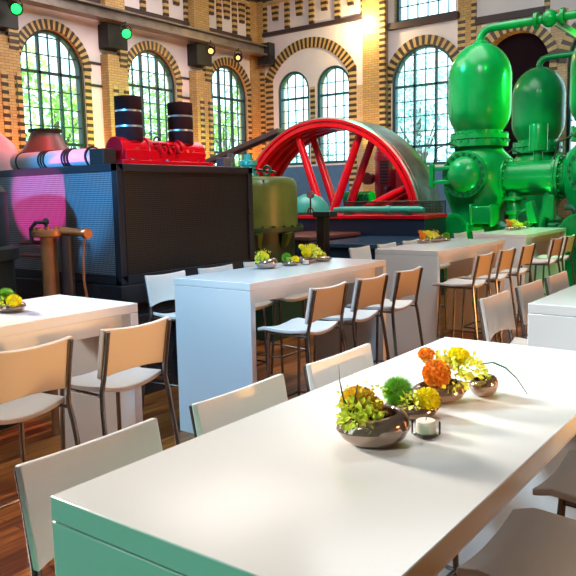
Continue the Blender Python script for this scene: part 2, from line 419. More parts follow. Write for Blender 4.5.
struct(w.build('trim_%d' % pn, QM, smooth=False)); pn += 1
# thin dark mouldings on the piers beside the arches (string courses)
w = MB()
for yc in (8.1, 10.78, 13.5):
    for z in (4.52, 4.05): w.box((XL-.02, yc-.62, z), (XL+.03, yc-.27, z+.05))
struct(w.build('trim_%d' % pn, M['slate'])); pn += 1

# windows ----------------------------------------------------------
def window(idx, plane, uc, h, zb, zs, ncol, rowh, thick_every, ztr, m, gm, arch=True, nth=3, dd=0.):
    w = MB(); d0, d1 = .17+dd, .24+dd
    ztop = lambda u: (zs+sqrt(max(0, h*h-(u-uc)**2)) if arch else zs)
    def bar(ua, ub, za, zb_, de=(d0, d1)):
        P = [plane(u, d, z) for z in (za, zb_) for u, d in ((ua,de[1]),(ub,de[1]),(ub,de[0]),(ua,de[0]))]
        w.hexa(P)
    fw = .066
    if arch:
        n = 28
        for i in range(n):
            ta, tb = pi*i/n, pi*(i+1)/n
            pts = []
            for dd in (d1+.02, d0-.03):
                for r, t in ((h-fw, ta), (h, ta), (h, tb), (h-fw, tb)): pts.append(plane(uc-r*cos(t), dd, zs+r*sin(t)))
            w.hexa(pts)
    else: bar(uc-h, uc+h, zs-fw, zs)
    bar(uc-h, uc-h+fw, zb, zs, (d0-.03, d1+.02)); bar(uc+h-fw, uc+h, zb, zs, (d0-.03, d1+.02)); bar(uc-h, uc+h, zb, zb+fw, (d0-.03, d1+.02))
    for i in range(1, ncol):
        u = uc-h+2*h*i/ncol; t = .028 if i % (ncol//nth) == 0 else .010
        bar(u-t, u+t, zb, ztop(u)-.01, (d0, d1) if t > .01 else (d0+.02, d1-.01))
    k = -20
    while k < 20:
        z = ztr+k*rowh
        if zb+.1 < z < (zs+h if arch else zs)-.1:
            hw = h if (z < zs or not arch) else sqrt(h*h-(z-zs)**2)
            t = .028 if k % thick_every == 0 else .010
            bar(uc-hw+.01, uc+hw-.01, z-t, z+t, (d0, d1) if t > .01 else (d0+.02, d1-.01))
        k += 1
    o = struct(w.build('window_%d' % idx, m, smooth=False))
    g = MB(); n = 24
    loop = [(uc-h, zb)] + ([(uc-h*cos(pi*i/n), zs+h*sin(pi*i/n)) for i in range(n+1)] if arch else [(uc-h, zs), (uc+h, zs)]) + [(uc+h, zb)]
    g.face([plane(a, d0+.042, b) for a, b in loop])
    g.build('glass_pane', M['glass'], parent=o, smooth=False)
    return o
for k, c in enumerate(LW): window(k+1, PL, c, .76, 2.15, 4.31, 6, .355, 4, 4.22, M['frame'], None, dd=-.07)
window(4, PB, -11.62, .51, 2.45, 4.42, 4, .31, 7, 4.22, M['tealframe'], None, nth=1, dd=-.11)
window(5, PB, -10.34, .51, 2.45, 4.42, 4, .31, 7, 4.22, M['tealframe'], None, nth=1, dd=-.11)
window(6, PB, -7.79, .84, 2.3, 4.27, 6, .36, 4, 4.2, M['tealframe'], None, dd=-.1)
window(8, PB, -3.55, .95, 2.3, 4.27, 6, .36, 4, 4.2, M['tealframe'], None)
for k in (1, 2, 3): window(8+k, PL, -1.6+2.7*k, .72, 2.15, 4.36, 6, .355, 4, 4.22, M['frame'], None)
window(7, PB, -7.79, .79, 5.72, 6.75, 6, .3, 7, 6.4, M['tealframe'], None, arch=False, nth=1)

# girder along the left wall --------------------------------------
w = MB()
gx = XL+.42
w.box((gx-.14, YN, 5.38), (gx+.14, 15.85, 5.42)).box((gx-.02, YN, 5.40), (gx+.02, 15.85, 5.62)).box((gx-.14, YN, 5.60), (gx+.14, 15.85, 5.64))
o = struct(w.build('crane_beam', M['girder'], bevel=.004))
w = MB().box((gx-.2, 15.7, 5.15), (gx+.2, 15.95, 5.72)); w.build('beam_end_plate', M['blackgloss'], parent=o)

# ------------------------------------------------------------------ outside
g = MB(); g.face([(-45,-20,-.15),(-12.82,-20,-.15),(-12.82,50,-.15),(-45,50,-.15)]); g.face([(-12.82,16.4,-.15),(30,16.4,-.15),(30,50,-.15),(-12.82,50,-.15)])
struct(g.build('ground', M['ground']))
def tree_mesh():
    w = MB(); rnd = random.Random(3)
    cl = [(Vector((rnd.uniform(-1.6,1.6), rnd.uniform(-1.6,1.6), rnd.uniform(2.2,6.8))), rnd.uniform(.8,1.3)) for _ in range(17)]
    for c, r in cl:
        for _ in range(100):
            d = Vector((rnd.gauss(0,1), rnd.gauss(0,1), rnd.gauss(0,1))).normalized()*r*rnd.uniform(.35,1)**.5
            a = Vector((rnd.gauss(0,1), rnd.gauss(0,1), rnd.gauss(0,1))).normalized(); b = a.orthogonal().normalized(); s_ = rnd.uniform(.09,.17)
            q = c+d
            w.face([q-a*s_, q+b*s_*.55, q+a*s_, q-b*s_*.55])
    return w
t0 = thing('tree', '', 'tree')
tree_mesh().build('foliage', M['leafA'], parent=t0, smooth=False)
w = MB().tube([(0,0,-.15),(.05,0,1.6),(0,.1,3.2),(.1,.1,5)], [.2,.16,.12,.05], 10)
for a in range(5): w.tube([(0,.05,2.2+.3*a),(.6*cos(a*1.9),.6*sin(a*1.9),3+.35*a),(1.2*cos(a*1.9),1.2*sin(a*1.9),3.9+.4*a)], [.08,.05,.02], 8)
w.build('trunk', M['bark'], parent=t0)
TR = [(-17.9,12.9,.8,'leafy tree outside the leftmost arched window'), (-21.5,19.9,.85,'leafy tree outside the second arched window from the left'),
      (-26.,29.6,1.1,'leafy tree outside the third arched window, left of the room corner'),
      (-12.6,25.5,.95,'tree outside the large arched window behind the flywheel'), (-19.0,27.,.6,'small tree seen low through the twin windows')]
for i, (x, y, s_, lb) in enumerate(TR):
    o = t0 if i == 0 else copy_tree(t0)
    place(o, lb, (x, y, 0), i*1.3, 'trees outside the windows', s_)
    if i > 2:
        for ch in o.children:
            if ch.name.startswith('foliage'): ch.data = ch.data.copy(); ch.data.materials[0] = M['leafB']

# ------------------------------------------------------------------ tables
def make_table():
    t = thing('bar_table', '', 'table')
    L, W, H = 1.79, .685, 1.1
    MB().box((-W/2,-L/2,H-.048), (W/2,L/2,H)).build('tabletop', M['laminate'], t, bevel=.0025)
    for s_ in (-1, 1):
        a, b = sorted((s_*L/2, s_*(L/2-.05)))
        MB().box((-W/2,a,0), (W/2,b,H-.0505)).build('end_panel', M['laminate'], t, bevel=.0025)
    for s_ in (-1, 1):
        a, b = sorted((s_*.27, s_*.245))
        MB().box((a,-L/2+.05,H-.15), (b,L/2-.05,H-.049)).build('rail', M['laminate'], t, bevel=.002)
    return t
tab0 = make_table()
TG = 'white bar tables'
XA, XB = -3.255, -.805
TABS = {'fg': (XB, 1.663, 'white bar table filling the foreground with four bowls of flowers'),
        't5': (XB, 4.432, 'white bar table at the right edge with nothing on its top'),
        't1': (XA, 1.663, 'white bar table at the left edge carrying one small flower bowl'),
        't2': (XA, 4.395, 'white bar table in the middle, beside the black perforated cabinet'),
        't3': (XA, 7.2, 'white bar table in front of the navy platform, third of its row'),
        't4': (-3.34, 9.97, 'green-lit white bar table farthest away, before the green tanks')}
for i, (k, (x, y, lb)) in enumerate(TABS.items()):
    o = tab0 if i == 0 else copy_tree(tab0)
    place(o, lb, (x, y, 0), 0, TG)

# ------------------------------------------------------------------ bar stools  (local: sitter faces +X)
def make_stool():
    t = thing('bar_stool', '', 'stool')
    def shell(fn, nu, nv, th, nrm):
        w = MB(); pts = [[Vector(fn(i/nu, j/nv)) for j in range(nv+1)] for i in range(nu+1)]
        A = [[p+nrm*th/2 for p in r] for r in pts]; B = [[p-nrm*th/2 for p in r] for r in pts]
        for i in range(nu):
            for j in range(nv):
                w.face([A[i][j],A[i+1][j],A[i+1][j+1],A[i][j+1]]); w.face([B[i][j],B[i][j+1],B[i+1][j+1],B[i+1][j]])
        for i in range(nu):
            w.face([A[i][0],B[i][0],B[i+1][0],A[i+1][0]]); w.face([A[i][nv],A[i+1][nv],B[i+1][nv],B[i][nv]])
        for j in range(nv):
            w.face([A[0][j],A[0][j+1],B[0][j+1],B[0][j]]); w.face([A[nu][j],B[nu][j],B[nu][j+1],A[nu][j+1]])
        return w
    def seat(u, v):
        x = -.185+.385*u; q = 2*v-1
        y = q*(.20-.012*(abs(2*u-1)**4))
        z = .795+.020*q*q - .014*sin(pi*u) - .022*max(0, u-.85)/.15 - .016*(1-q*q)*max(0, .25-u)/.25
        return (x, y, z)
    shell(seat, 14, 12, .022, Vector((0,0,1))).build('seat', M['seat'], t, bevel=.004, ang=50)
    def back(u, v):
        q = 2*v-1; y = q*.2
        zb = .862+.022*(1-q*q); zt = 1.092-.012*(1-q*q)
        z = zb+(zt-zb)*u
        x = -.180-.022*(1-q*q)-.055*(z-.80)/.29
        return (x, y, z)
    shell(back, 8, 14, .022, Vector((1,0,.15)).normalized()).build('backrest', M['seat'], t, bevel=.004, ang=50)
    fr = MB()
    for s_ in (-1, 1):
        y = s_*.197
        MB().tube([(-.256,y*.93,1.08),(-.236,y*.93,.98),(-.213,y*.94,.86),(-.203,y*.97,.80),(-.215,y*1.02,.72),(-.31,y*1.24,0)], .0115, 10).build('rear_leg', M['chrome'], t)
        MB().tube([(.12,s_*.165,.787),(.125,s_*.168,.7),(.15,s_*.185,0)], .011, 10).build('front_leg', M['chrome'], t)
        fr.tube([(-.205,y*.98,.782),(.11,s_*.168,.775)], .009, 8)
    fr.tube([(.09,-.165,.772),(.09,.165,.772)], .009, 8)
    fr.build('seat_frame', M['chrome'], t)
    MB().tube([(.137,-.177,.30),(.137,.177,.30)], .009, 8).build('footrest', M['chrome'], t)
    for s_ in (-1, 1): MB().tube([(.138,s_*.176,.30),(-.27,s_*.226,.30)], .0075, 8).build('stretcher', M['chrome'], t)
    return t
st0 = make_stool()
ORD = ['nearest', 'middle', 'farthest']
LST = []
def row(xs, ys, rz, desc, grp, names=ORD):
    for n, y in zip(names, ys): LST.append((xs, y, rz, desc % n, grp))
row(-2.71, [3.75, 4.29, 4.84], pi, 'white bar stool with tan-lit back, %s of three right of the middle table', 'stools right of the middle table')
row(-2.71, [6.36, 6.94, 7.56], pi, 'white bar stool, %s of three right of the third table', 'stools right of the third table')
row(-2.75, [8.74, 9.29], pi, 'green-lit bar stool right of the farthest table, %s of two visible', 'stools right of the farthest table', ['nearer', 'farther'])
row(-2.73, [1.62, 2.18], pi, 'white bar stool right of the left-edge table, %s', 'stools at the left-edge table', ['cut by the photo edge', 'whole one beside it'])
row(-1.125, [1.035, 1.58, 2.13], 0, 'white bar stool tucked at the left side of the foreground table, %s of three', 'stools left of the foreground table')
row(-1.19, [3.83, 4.42, 4.98], 0, 'white bar stool, %s of three left of the right-edge bare table', 'stools left of the right-edge table')
row(-.425, [1.65, 2.19], pi, 'brown-shaded bar stool seat under the foreground table right side, %s one', 'stools right of the foreground table', ['nearer', 'farther'])
row(-3.72, [3.76, 4.32, 4.88], 0, 'white bar stool, %s of three between the middle table and the black cabinet', 'stools left of the middle table')
row(-3.72, [6.6, 7.2, 7.8], 0, 'white bar stool, %s of three on the far side of the third table', 'stools left of the third table')
row(-3.80, [9.45, 10.1], 0, 'white bar stool on the far side of the farthest table, %s of two', 'stools left of the farthest table', ['nearer', 'farther'])
for i, (x, y, rz, lb, g_) in enumerate(LST):
    o = st0 if i == 0 else copy_tree(st0)
    place(o, lb, (x, y, 0), rz, g_)

# ------------------------------------------------------------------ flower bowls
def fib(n, rnd, jit=.15):
    ga = pi*(3-sqrt(5))
    for i in range(n):
        z = 1-2*(i+.5)/n; r = sqrt(1-z*z); t = ga*i
        d = Vector((r*cos(t)+rnd.gauss(0,jit)*.3, r*sin(t)+rnd.gauss(0,jit)*.3, z+rnd.gauss(0,jit)*.3)).normalized()
        yield d
def bloom(w, c, rad, n, pl, pw, seed=1, flat=1., mi=0):
    rnd = random.Random(seed); c = Vector(c)
    w.ball(c, rad*.78, 12, 8, sz=flat, mi=mi)
    for d in fib(n, rnd):
        d2 = Vector((d.x, d.y, d.z*flat)); a = d.orthogonal().normalized(); a.rotate(Matrix.Rotation(rnd.uniform(0, 6.28), 3, d)); b = d.cross(a)
        base = c+d2*rad*.7; tip = c+d2*rad*rnd.uniform(.93, 1.06); lift = d*pl
        w.face([base-a*pw*.5, base+b*pw*.2, base+a*pw*.5, tip+a*pw+b*pl*.3, tip+lift*.35+b*pl*.5, tip-a*pw+b*pl*.3], mi)
def needles(w, c, rad, n, seed=1):
    rnd = random.Random(seed); c = Vector(c); w.ball(c, rad*.6, 12, 8)
    for d in fib(n, rnd, .25):
        a = d.orthogonal().normalized(); b = d.cross(a); s_ = rad*.035; base = c+d*rad*.5; tip = c+d*rad*rnd.uniform(.9, 1.05)
        w.face([base+a*s_, base-a*s_*.5+b*s_, tip]); w.face([base-a*s_*.5+b*s_, base-a*s_*.5-b*s_, tip]); w.face([base-a*s_*.5-b*s_, base+a*s_, tip])
def leaves(w, c, rad, n, ls, seed=1, up=.3):
    rnd = random.Random(seed); c = Vector(c)
    for d in fib(n, rnd, .4):
        if d.z < -.55: continue
        q = c+d*rad*rnd.uniform(.6, 1.05); t = (d+Vector((rnd.gauss(0,.5), rnd.gauss(0,.5), rnd.gauss(0,.5)))).normalized()
        a = t.orthogonal().normalized(); a.rotate(Matrix.Rotation(rnd.uniform(0, 6.28), 3, t)); n_ = t.cross(a); s_ = ls*rnd.uniform(.7, 1.2)
        w.face([q, q+t*s_*.5+a*s_*.4, q+t*s_+n_*s_*.15, q+t*s_*.5-a*s_*.4])
def bowl_mesh(a, h, sy, rim=.72):
    w = MB()
    prof = [(.0,0),(.45*a,.0),(.62*a,.04*h),(.86*a,.26*h),(a,.56*h),(.96*a,.76*h),(.84*a,.93*h),(rim*a,h),(rim*a*.95,.96*h),(.78*a,.72*h),(.84*a,.5*h),(.6*a,.2*h),(0,.14*h)]
    w.lathe(prof, seg=40, sy=sy)
    # pebble: tip the opening a little to one side
    w.v = [(x, y, z*(1+.16*x/a*(z/h))) for x, y, z in w.v]
    return w
def blade(pts, wd):
    w = MB(); n = len(pts)
    for i in range(n-1):
        p, q = Vector(pts[i]), Vector(pts[i+1]); s0, s1 = wd*(1-i/(n-1))+.0006, wd*(1-(i+1)/(n-1))+.0006
        d = Vector((.6, .8, 0)); e = Vector((0,0,.0012))
        w.hexa([p-d*s0-e, p+d*s0-e, q+d*s1-e, q-d*s1-e, p-d*s0+e, p+d*s0+e, q+d*s1+e, q-d*s1+e])
    return w
FG_ = 'bowls of flowers on the tables'
Z0 = 1.1
# image-right is (.80,.60) in the room plan, image-depth is (-.60,.80)
def rd(r, d, z): return (.802*r-.598*d, .598*r+.802*d, z)
# A: big bowl, ochre yarrow with lime leaves and two dark blades
A = thing('flower_bowl', 'largest bronze bowl, nearest on the foreground table, ochre flower and two upright dark blades', 'flower bowl', (-.781,1.359,Z0), R(36), FG_)
bowl_mesh(.084, .070, .82).build('bowl', M['bronze'], A)
w = MB(); bloom(w, (-.032,.014,.096), .041, 320, .006, .005, 3, .75); bloom(w, (-.004,.0,.088), .026, 160, .006, .005, 31, .8); w.build('bloom', M['f_ochre'], A, smooth=False)
w = MB(); leaves(w, (-.040,-.018,.068), .036, 170, .019, 5); leaves(w, (-.012,-.028,.060), .028, 110, .018, 6); leaves(w, (-.022,.012,.098), .056, 60, .010, 8); w.build('foliage', M['f_lime'], A, smooth=False)
blade([(-.045,-.03,.07),(-.068,-.03,.11),(-.076,-.03,.15),(-.078,-.03,.188)], .0035).build('blade', M['blade'], A)
blade([(-.048,-.032,.08),(-.042,-.03,.12),(-.036,-.03,.15),(-.032,-.03,.162)], .0035).build('blade', M['blade'], A)
# B: green needle ball + yellow bloom
B = thing('flower_bowl', 'bronze bowl with spiky green ball and yellow bloom, behind the tealight on the foreground table', 'flower bowl', (-.801,1.580,Z0), R(36), FG_)
bowl_mesh(.072, .04, .8).build('bowl', M['bronze'], B)
w = MB(); needles(w, (-.030,.012,.062), .044, 1100, 4); w.build('green_ball', M['f_green'], B, smooth=False)
w = MB(); bloom(w, (.037,-.020,.048), .032, 240, .005, .005, 7); w.build('bloom', M['f_yellow'], B, smooth=False)
w = MB(); leaves(w, (.0,-.024,.040), .028, 100, .016, 9); w.build('foliage', M['f_lime'], B, smooth=False)
# C: orange and yellow blooms with lime leaves
Cc = thing('flower_bowl', 'bronze bowl with orange bloom and lime leaves, third from the front on the foreground table', 'flower bowl', (-.801,1.745,Z0), R(36), FG_)
bowl_mesh(.074, .05, .8).build('bowl', M['bronze'], Cc)
w = MB(); bloom(w, (-.012,-.03,.083), .036, 240, .007, .007, 11); w.build('bloom', M['f_orange'], Cc, smooth=False)
w = MB(); bloom(w, (-.03,.02,.125), .022, 120, .005, .005, 12, .8); w.build('bloom', M['f_orange'], Cc, smooth=False)
w = MB(); bloom(w, (.056,.02,.118), .03, 200, .005, .005, 13, .8); w.build('bloom', M['f_yellow'], Cc, smooth=False)
w = MB(); leaves(w, (.03,-.01,.07), .048, 190, .018, 14); leaves(w, (.0,.01,.095), .032, 90, .016, 15); leaves(w, (.085,.01,.085), .034, 90, .017, 16); w.build('foliage', M['f_lime'], Cc, smooth=False)
# D: small round bowl with a long arching blade
D = thing('flower_bowl', 'small round bronze bowl with one long arching blade, farthest on the foreground table', 'flower bowl', (-.721,1.861,Z0), R(36), FG_)
bowl_mesh(.040, .05, 1.).build('bowl', M['bronze'], D)
w = MB(); leaves(w, (-.008,.004,.05), .022, 50, .014, 18); w.build('foliage', M['f_lime'], D, smooth=False)
blade([(-.02,-.01,.09),(.02,-.02,.097),(.05,-.035,.085),(.075,-.05,.06),(.1,-.065,.02)], .0045).build('blade', M['blade'], D)
# tealight
def make_tealight(loc, label):
    t = thing('tealight_holder', label, 'candle holder', loc, 0, 'tealights on the tables')
    w = MB().lathe([(0,0),(.028,0),(.034,.006),(.034,.03),(.0315,.03),(.0315,.007),(.0,.007)], seg=20); w.build('glass_cup', M['clear'], t)
    MB().lathe([(0,.0072),(.022,.0072),(.023,.012),(.023,.034),(.021,.036),(0,.0355)], seg=20).build('candle', M['candle'], t)
    MB().cyl((0,0,.0355), (0.001,0,.043), .0009, 6).build('wick', M['black'], t)
    return t
T0 = make_tealight((-.708,1.475,Z0), 'small glass tealight with pale candle beside the flower bowls in the foreground')
def clone(src, lb, loc, rz, s_=1.): return place(copy_tree(src), lb, loc, rz, None, s_)
# middle table
o = clone(A, 'bronze flower bowl leftmost in the line on the middle table', (-3.40,4.29,Z0), R(36), 1.05)
for ch in o.children:
    if ch.name.startswith('bloom'):
        ch.data = ch.data.copy(); ch.data.materials[0] = M['f_yellow']
clone(B, 'flower bowl with green ball, second from left on the middle table', (-3.37,4.56,Z0), R(36))
o = clone(Cc, 'fullest flower bowl with yellow blooms, third from left on the middle table', (-3.37,4.78,Z0), R(60), 1.1)
for ch in o.children:
    if ch.name.startswith('bloom'):
        ch.data = ch.data.copy(); ch.data.materials[0] = M['f_yellow']
o = clone(B, 'flower bowl with yellow bloom, rightmost on the middle table', (-3.33,4.96,Z0), R(216), 1.1)
bpy.data.objects.remove([c for c in o.children if c.name.startswith('green_ball')][0])
place(copy_tree(T0), 'small tealight between the second and third bowls on the middle table', (-3.29,4.66,Z0))
# third table
clone(Cc, 'flower bowl with orange bloom at the left of the group on the third table', (-3.50,7.20,Z0), R(36))
clone(A, 'middle flower bowl with yellow bloom on the third table', (-3.45,7.42,Z0), R(60))
clone(B, 'flower bowl with green ball at the right of the group on the third table', (-3.45,7.66,Z0), R(160))
# farthest table
clone(Cc, 'flower bowl with orange bloom at the left on the green-lit farthest table', (-3.52,9.98,Z0), R(36), 1.1)
clone(B, 'middle flower bowl on the green-lit farthest table', (-3.50,10.2,Z0), R(36), 1.1)
clone(B, 'flower bowl with yellow bloom at the right on the green-lit farthest table', (-3.50,10.52,Z0), R(216), 1.1)
clone(B, 'flower bowl with green ball on the table at the left edge', (-3.265,2.03,Z0), R(20), 1.15)

# ------------------------------------------------------------------ black perforated cabinet
cx0, cx1, cy0, cy1, cz0, cz1 = -7.5, -4.5, 3.8, 5.49, .96, 1.93
cab = thing('machine_cabinet', 'large black machine cabinet with perforated panels, left of the middle table', 'cabinet', ((cx0+cx1)/2, (cy0+cy1)/2, 0))
def loc(w, o): w.v = [(x-o.location.x, y-o.location.y, z-o.location.z) for x, y, z in w.v]; return w
w = MB(); e = .065
for (a, b) in ((cx0, cy0), (cx1-e, cy0), (cx1-e, cy1-e), (cx0, cy1-e)): w.box((a, b, cz0), (a+e, b+e, cz1))
w.box((cx0, cy0, cz1-.06), (cx1, cy0+e, cz1)); w.box((cx1-e, cy0, cz1-.06), (cx1, cy1, cz1)); w.box((cx0, cy1-e, cz1-.06), (cx1, cy1, cz1)); w.box((cx0, cy0, cz1-.06), (cx0+e, cy1, cz1))
w.box((cx0, cy0, cz0), (cx1, cy0+e, cz0+.07)); w.box((cx1-e, cy0, cz0), (cx1, cy1, cz0+.07))
w.box((cx0+.01, cy0+.01, cz1-.02), (cx1-.01, cy1-.01, cz1-.002))
loc(w, cab).build('casing', M['casing'], cab, bevel=.005)
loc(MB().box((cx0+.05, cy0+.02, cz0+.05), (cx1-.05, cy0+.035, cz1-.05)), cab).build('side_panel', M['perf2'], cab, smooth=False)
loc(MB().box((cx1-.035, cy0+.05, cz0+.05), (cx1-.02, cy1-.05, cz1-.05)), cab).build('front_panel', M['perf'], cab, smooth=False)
w = MB().box((cx0-.02, cy0-.04, .80), (cx1+.04, cy1+.02, .955)).box((cx0, cy0, 0), (cx1, cy1, .8)).box((cx0, cy0-.06, .62), (cx1+.06, cy1, .70))
for i in range(6): w.box((cx0+.2+.48*i, cy0-.03, .1), (cx0+.26+.48*i, cy0, .62))
for i in range(4): w.box((cx1, cy0+.1+.45*i, .08), (cx1+.03, cy0+.16+.45*i, .62))
loc(w, cab).build('plinth', M['blackgloss'], cab, bevel=.006)
loc(MB().cyl((-4.497, 5.42, 1.5), (-4.48, 5.42, 1.5), .02, 12), cab).build('lock', M['chrome'], cab)
# things on the cabinet
zt = cz1
eng = thing('engine_block', 'red engine block with black ringed filters, on top of the black cabinet', 'engine', (-4.9, 4.62, zt))
w = MB().box((-.16,-.55,0), (.16,.58,.05)).box((-.13,-.48,.05), (.13,.5,.14))
loc2 = lambda w, o: w
w.lathe([(.0,-.5),(.115,-.5),(.115,-.2),(.13,-.2),(.13,-.15),(.1,-.15),(.1,.2),(.13,.2),(.13,.25),(.115,.25),(.115,.52),(0,.52)], (0,0,.137), 'y', 24)
w.build('block', M['red'], eng, bevel=.006)
w = MB()
for y in (-.32, .31): w.lathe([(.13,.13),(.13,.16),(.09,.17),(.09,.22),(0,.22)], (0,y,0), 'z', 24)
for y in (-.1, .0, .1): w.tube([(.05,y-.05,.2),(.13,y,.2),(.15,y+.03,.12)], .016, 8)
w.build('manifold', M['red'], eng)
w = MB().tube(arc((0,0,.235), .035, 0, pi, 8, 'yz'), .008, 8); w.build('lifting_eye', M['black'], eng)
w = MB()
for k in range(5): w.tube([(.14,-.42+.2*k,.02),(.15,-.42+.2*k,.06)], .014, 6)
w.build('bolt_row', M['chrome'], eng)
for y in (-.32, .31):
    a = MB()
    for k in range(3): a.lathe([(0,.22+.131*k),(.117,.22+.131*k),(.118,.222+.131*k),(.118,.332+.131*k),(.117,.334+.131*k),(0,.334+.131*k)], (0,y,0), 'z', 36)
    a = a.build('filter', M['ring'], eng)
    for k in range(2): MB().lathe([(.08,.334+.131*k),(.112,.334+.131*k),(.112,.351+.131*k),(.08,.351+.131*k)], (0,y,0), 'z', 36, closed=True).build('filter_band', M['band'], a)
w = MB().box((-4.98, 3.92, zt), (-4.80, 4.06, zt+.14))
tag(w.build('control_box', M['black'], bevel=.006), 'small black box beside the red engine, on the cabinet', 'box')
dz = zt+.125
duct = thing('lagged_duct', 'pale striped duct with dark clamps lying along the cabinet top', 'pipe', (-5.84, 4.2, zt))
w = MB(); w.lathe([(0,-.60),(.092,-.60),(.09,-.5),(.083,.57),(.07,.59),(0,.59)], (0,0,.094), 'x', 28); w.build('pipe', M['duct'], duct)
for xx in (-.5, -.14, -.10, -.06, .22, .26, .3, .56):
    MB().lathe([(.08,-.010),(.0955,-.010),(.0955,.010),(.08,.010)], (xx,0,.096), 'x', 28, closed=True).build('clamp', M['black'], duct)
elb = thing('exhaust_elbow', 'fat white pipe elbow at the far left of the cabinet top', 'pipe', (-7.02, 4.35, zt))
MB().tube([(.05,0,.001),(.05,.0,.05),(.05,0,.1),(0,0,.2),(-.12,0,.28),(-.32,0,.31),(-.4,0,.31)], [.2,.2,.2,.2,.19,.18,.18], 28).build('pipe', M['duct'], elb)
MB().lathe([(.16,-.012),(.205,-.012),(.205,.012),(.16,.012)], (-.08,0,.23), 'x', 28, closed=True).build('flange', M['umber'], elb)
fun = thing('hopper_funnel', 'brown funnel-shaped hopper with a rimmed mouth, behind the pale duct', 'funnel', (-7.06, 4.97, zt+.005))
MB().lathe([(0,0),(.40,0),(.40,.06),(.33,.16),(.2,.36),(.16,.46),(.17,.5),(.15,.5),(.14,.44),(0,.3)], seg=36).build('cone', M['umber'], fun)
MB().lathe([(.15,.47),(.185,.47),(.185,.5),(.15,.5)], seg=36, closed=True).build('rim', M['black'], fun)
MB().lathe([(.185,.33),(.215,.31),(.235,.30),(.2,.33)], seg=6, closed=True).build('collar', M['umber'], fun)
gb = thing('belt_stand', 'grey bracket at the end of the dark belt, at the right of the cabinet', 'bracket', (-4.75, 5.36, zt))
MB().box((-.05,-.06,0), (.05,.06,.10)).build('foot', M['grey'], gb, bevel=.008)
MB().hexa([(-.03,.0,.03),(.03,.0,.03),(.03,.05,.02),(-.03,.05,.02),(-.03,.10,.15),(.03,.10,.15),(.03,.14,.12),(-.03,.14,.12)]).build('arm', M['grey'], gb)

# ------------------------------------------------------------------ left: dark machine, copper pipework
dm = thing('pump_column', 'dark green machine column cut by the left edge of the photo', 'machine', (-5.2, 2.8, 0))
MB().lathe([(0,0),(.5,0),(.5,.15),(.42,.2),(.42,1.2),(.46,1.22),(.46,1.3),(.4,1.32),(.40,1.72),(.3,1.85),(0,1.9)], seg=40).build('column', M['pumpdk'], dm)
w = MB().tube([(.2,-.3,1.6),(.45,-.1,1.62),(.52,-.02,1.58),(.535,0,1.2),(.53,0,.3)], .022, 8); w.build('hose', M['black'], dm)
w = MB().tube([(.35,-.1,1.36),(.5,-.06,1.37),(.56,-.05,1.36)], .03, 10); w.hexa([(.54,-.1,1.16),(.60,-.1,1.16),(.6,-.03,1.16),(.54,-.03,1.16),(.50,-.1,1.36),(.57,-.1,1.38),(.57,-.03,1.38),(.5,-.03,1.36)]); w.build('lever', M['green'], dm, bevel=.006)
cp = thing('copper_pipe', 'orange copper standpipe with bolted flange, behind the left-edge table', 'pipe', (-4.30, 3.0, 0))
MB().tube([(0,0,0),(0,0,1.42)], .056, 24).build('riser', M['copper'], cp)
w = MB().lathe([(0,1.40),(.10,1.40),(.108,1.41),(.108,1.44),(.095,1.45),(0,1.45)], seg=28)
for k in range(10): w.tube([(.082*cos(k*.628),.082*sin(k*.628),1.45),(.082*cos(k*.628),.082*sin(k*.628),1.47)], .014, 6)
w.build('flange', M['copper'], cp)
MB().tube([(.115,.06,0),(.115,.06,1.40)], .042, 16).build('dark_riser', M['post'], cp)
w = MB().tube([(.08,.05,1.44),(.19,.10,1.43),(.25,.13,1.42)], [.03,.024,.022], 16).lathe([(0,-.02),(.036,-.02),(.036,.02),(0,.02)], (.25,.13,1.42), 'x', 16); w.build('nozzle', M['copper'], cp)
MB().tube([(.24,.12,1.40),(.225,.11,1.25),(.22,.11,1.1),(.235,.12,.95),(.26,.13,.6),(.26,.13,0)], .009, 8).build('drain_tube', M['copper'], cp)
w = MB().tube([(-.02,0,1.45),(-.02,0,1.50),(-.08,-.04,1.50),(-.11,-.06,1.46),(-.11,-.06,1.36)], .014, 8).ball((-.02,0,1.505), .025, 10, 6); w.build('valve_handle', M['black'], cp)
w = MB().tube([(-.05,0,1.36),(-.24,-.06,1.36)], .016, 8).tube([(-.05,0,1.27),(-.24,-.06,1.27)], .016, 8); w.build('link_rod', M['darkred'], cp)

# ------------------------------------------------------------------ olive boiler behind the cabinet
bo = thing('boiler', 'olive green boiler drum between the black cabinet and the flywheel', 'boiler', (-5.67, 7.0, 0))
MB().lathe([(0,1.88),(.36,1.88),(.45,1.86),(.49,1.81),(.5,1.75),(.5,1.26),(0,1.26)], seg=48).build('drum', M['boiler'], bo)
w = MB().lathe([(.44,1.22),(.57,1.22),(.57,1.27),(.44,1.27)], seg=48, closed=True)
for k in range(24): w.tube([(.54*cos(k*.2618),.54*sin(k*.2618),1.27),(.54*cos(k*.2618),.54*sin(k*.2618),1.295)], .018, 6)
w.build('flange', M['boilerdk'], bo)
MB().lathe([(0,1.22),(.46,1.22),(.46,.45),(0,.45)], seg=48).build('lower_drum', M['boilerdk'], bo)
MB().box((-.7,-.7,0), (.75,.7,.46)).build('base_block', M['moss'], bo, bevel=.01)
MB().lathe([(.5,1.3),(.515,1.3),(.515,1.84),(.49,1.86)], seg=48)
w = MB().tube([(.36,-.32,1.3),(.36,-.32,1.84)], .012, 6); w.build('seam', M['boilerdk'], bo)
w = MB().lathe([(0,1.88),(.13,1.88),(.13,1.93),(.09,1.94),(.085,2.02),(.11,2.03),(.11,2.08),(.05,2.09),(.05,2.16),(0,2.16)], (-.05,-.1,0), 'z', 20); w.build('valve', M['teal'], bo)
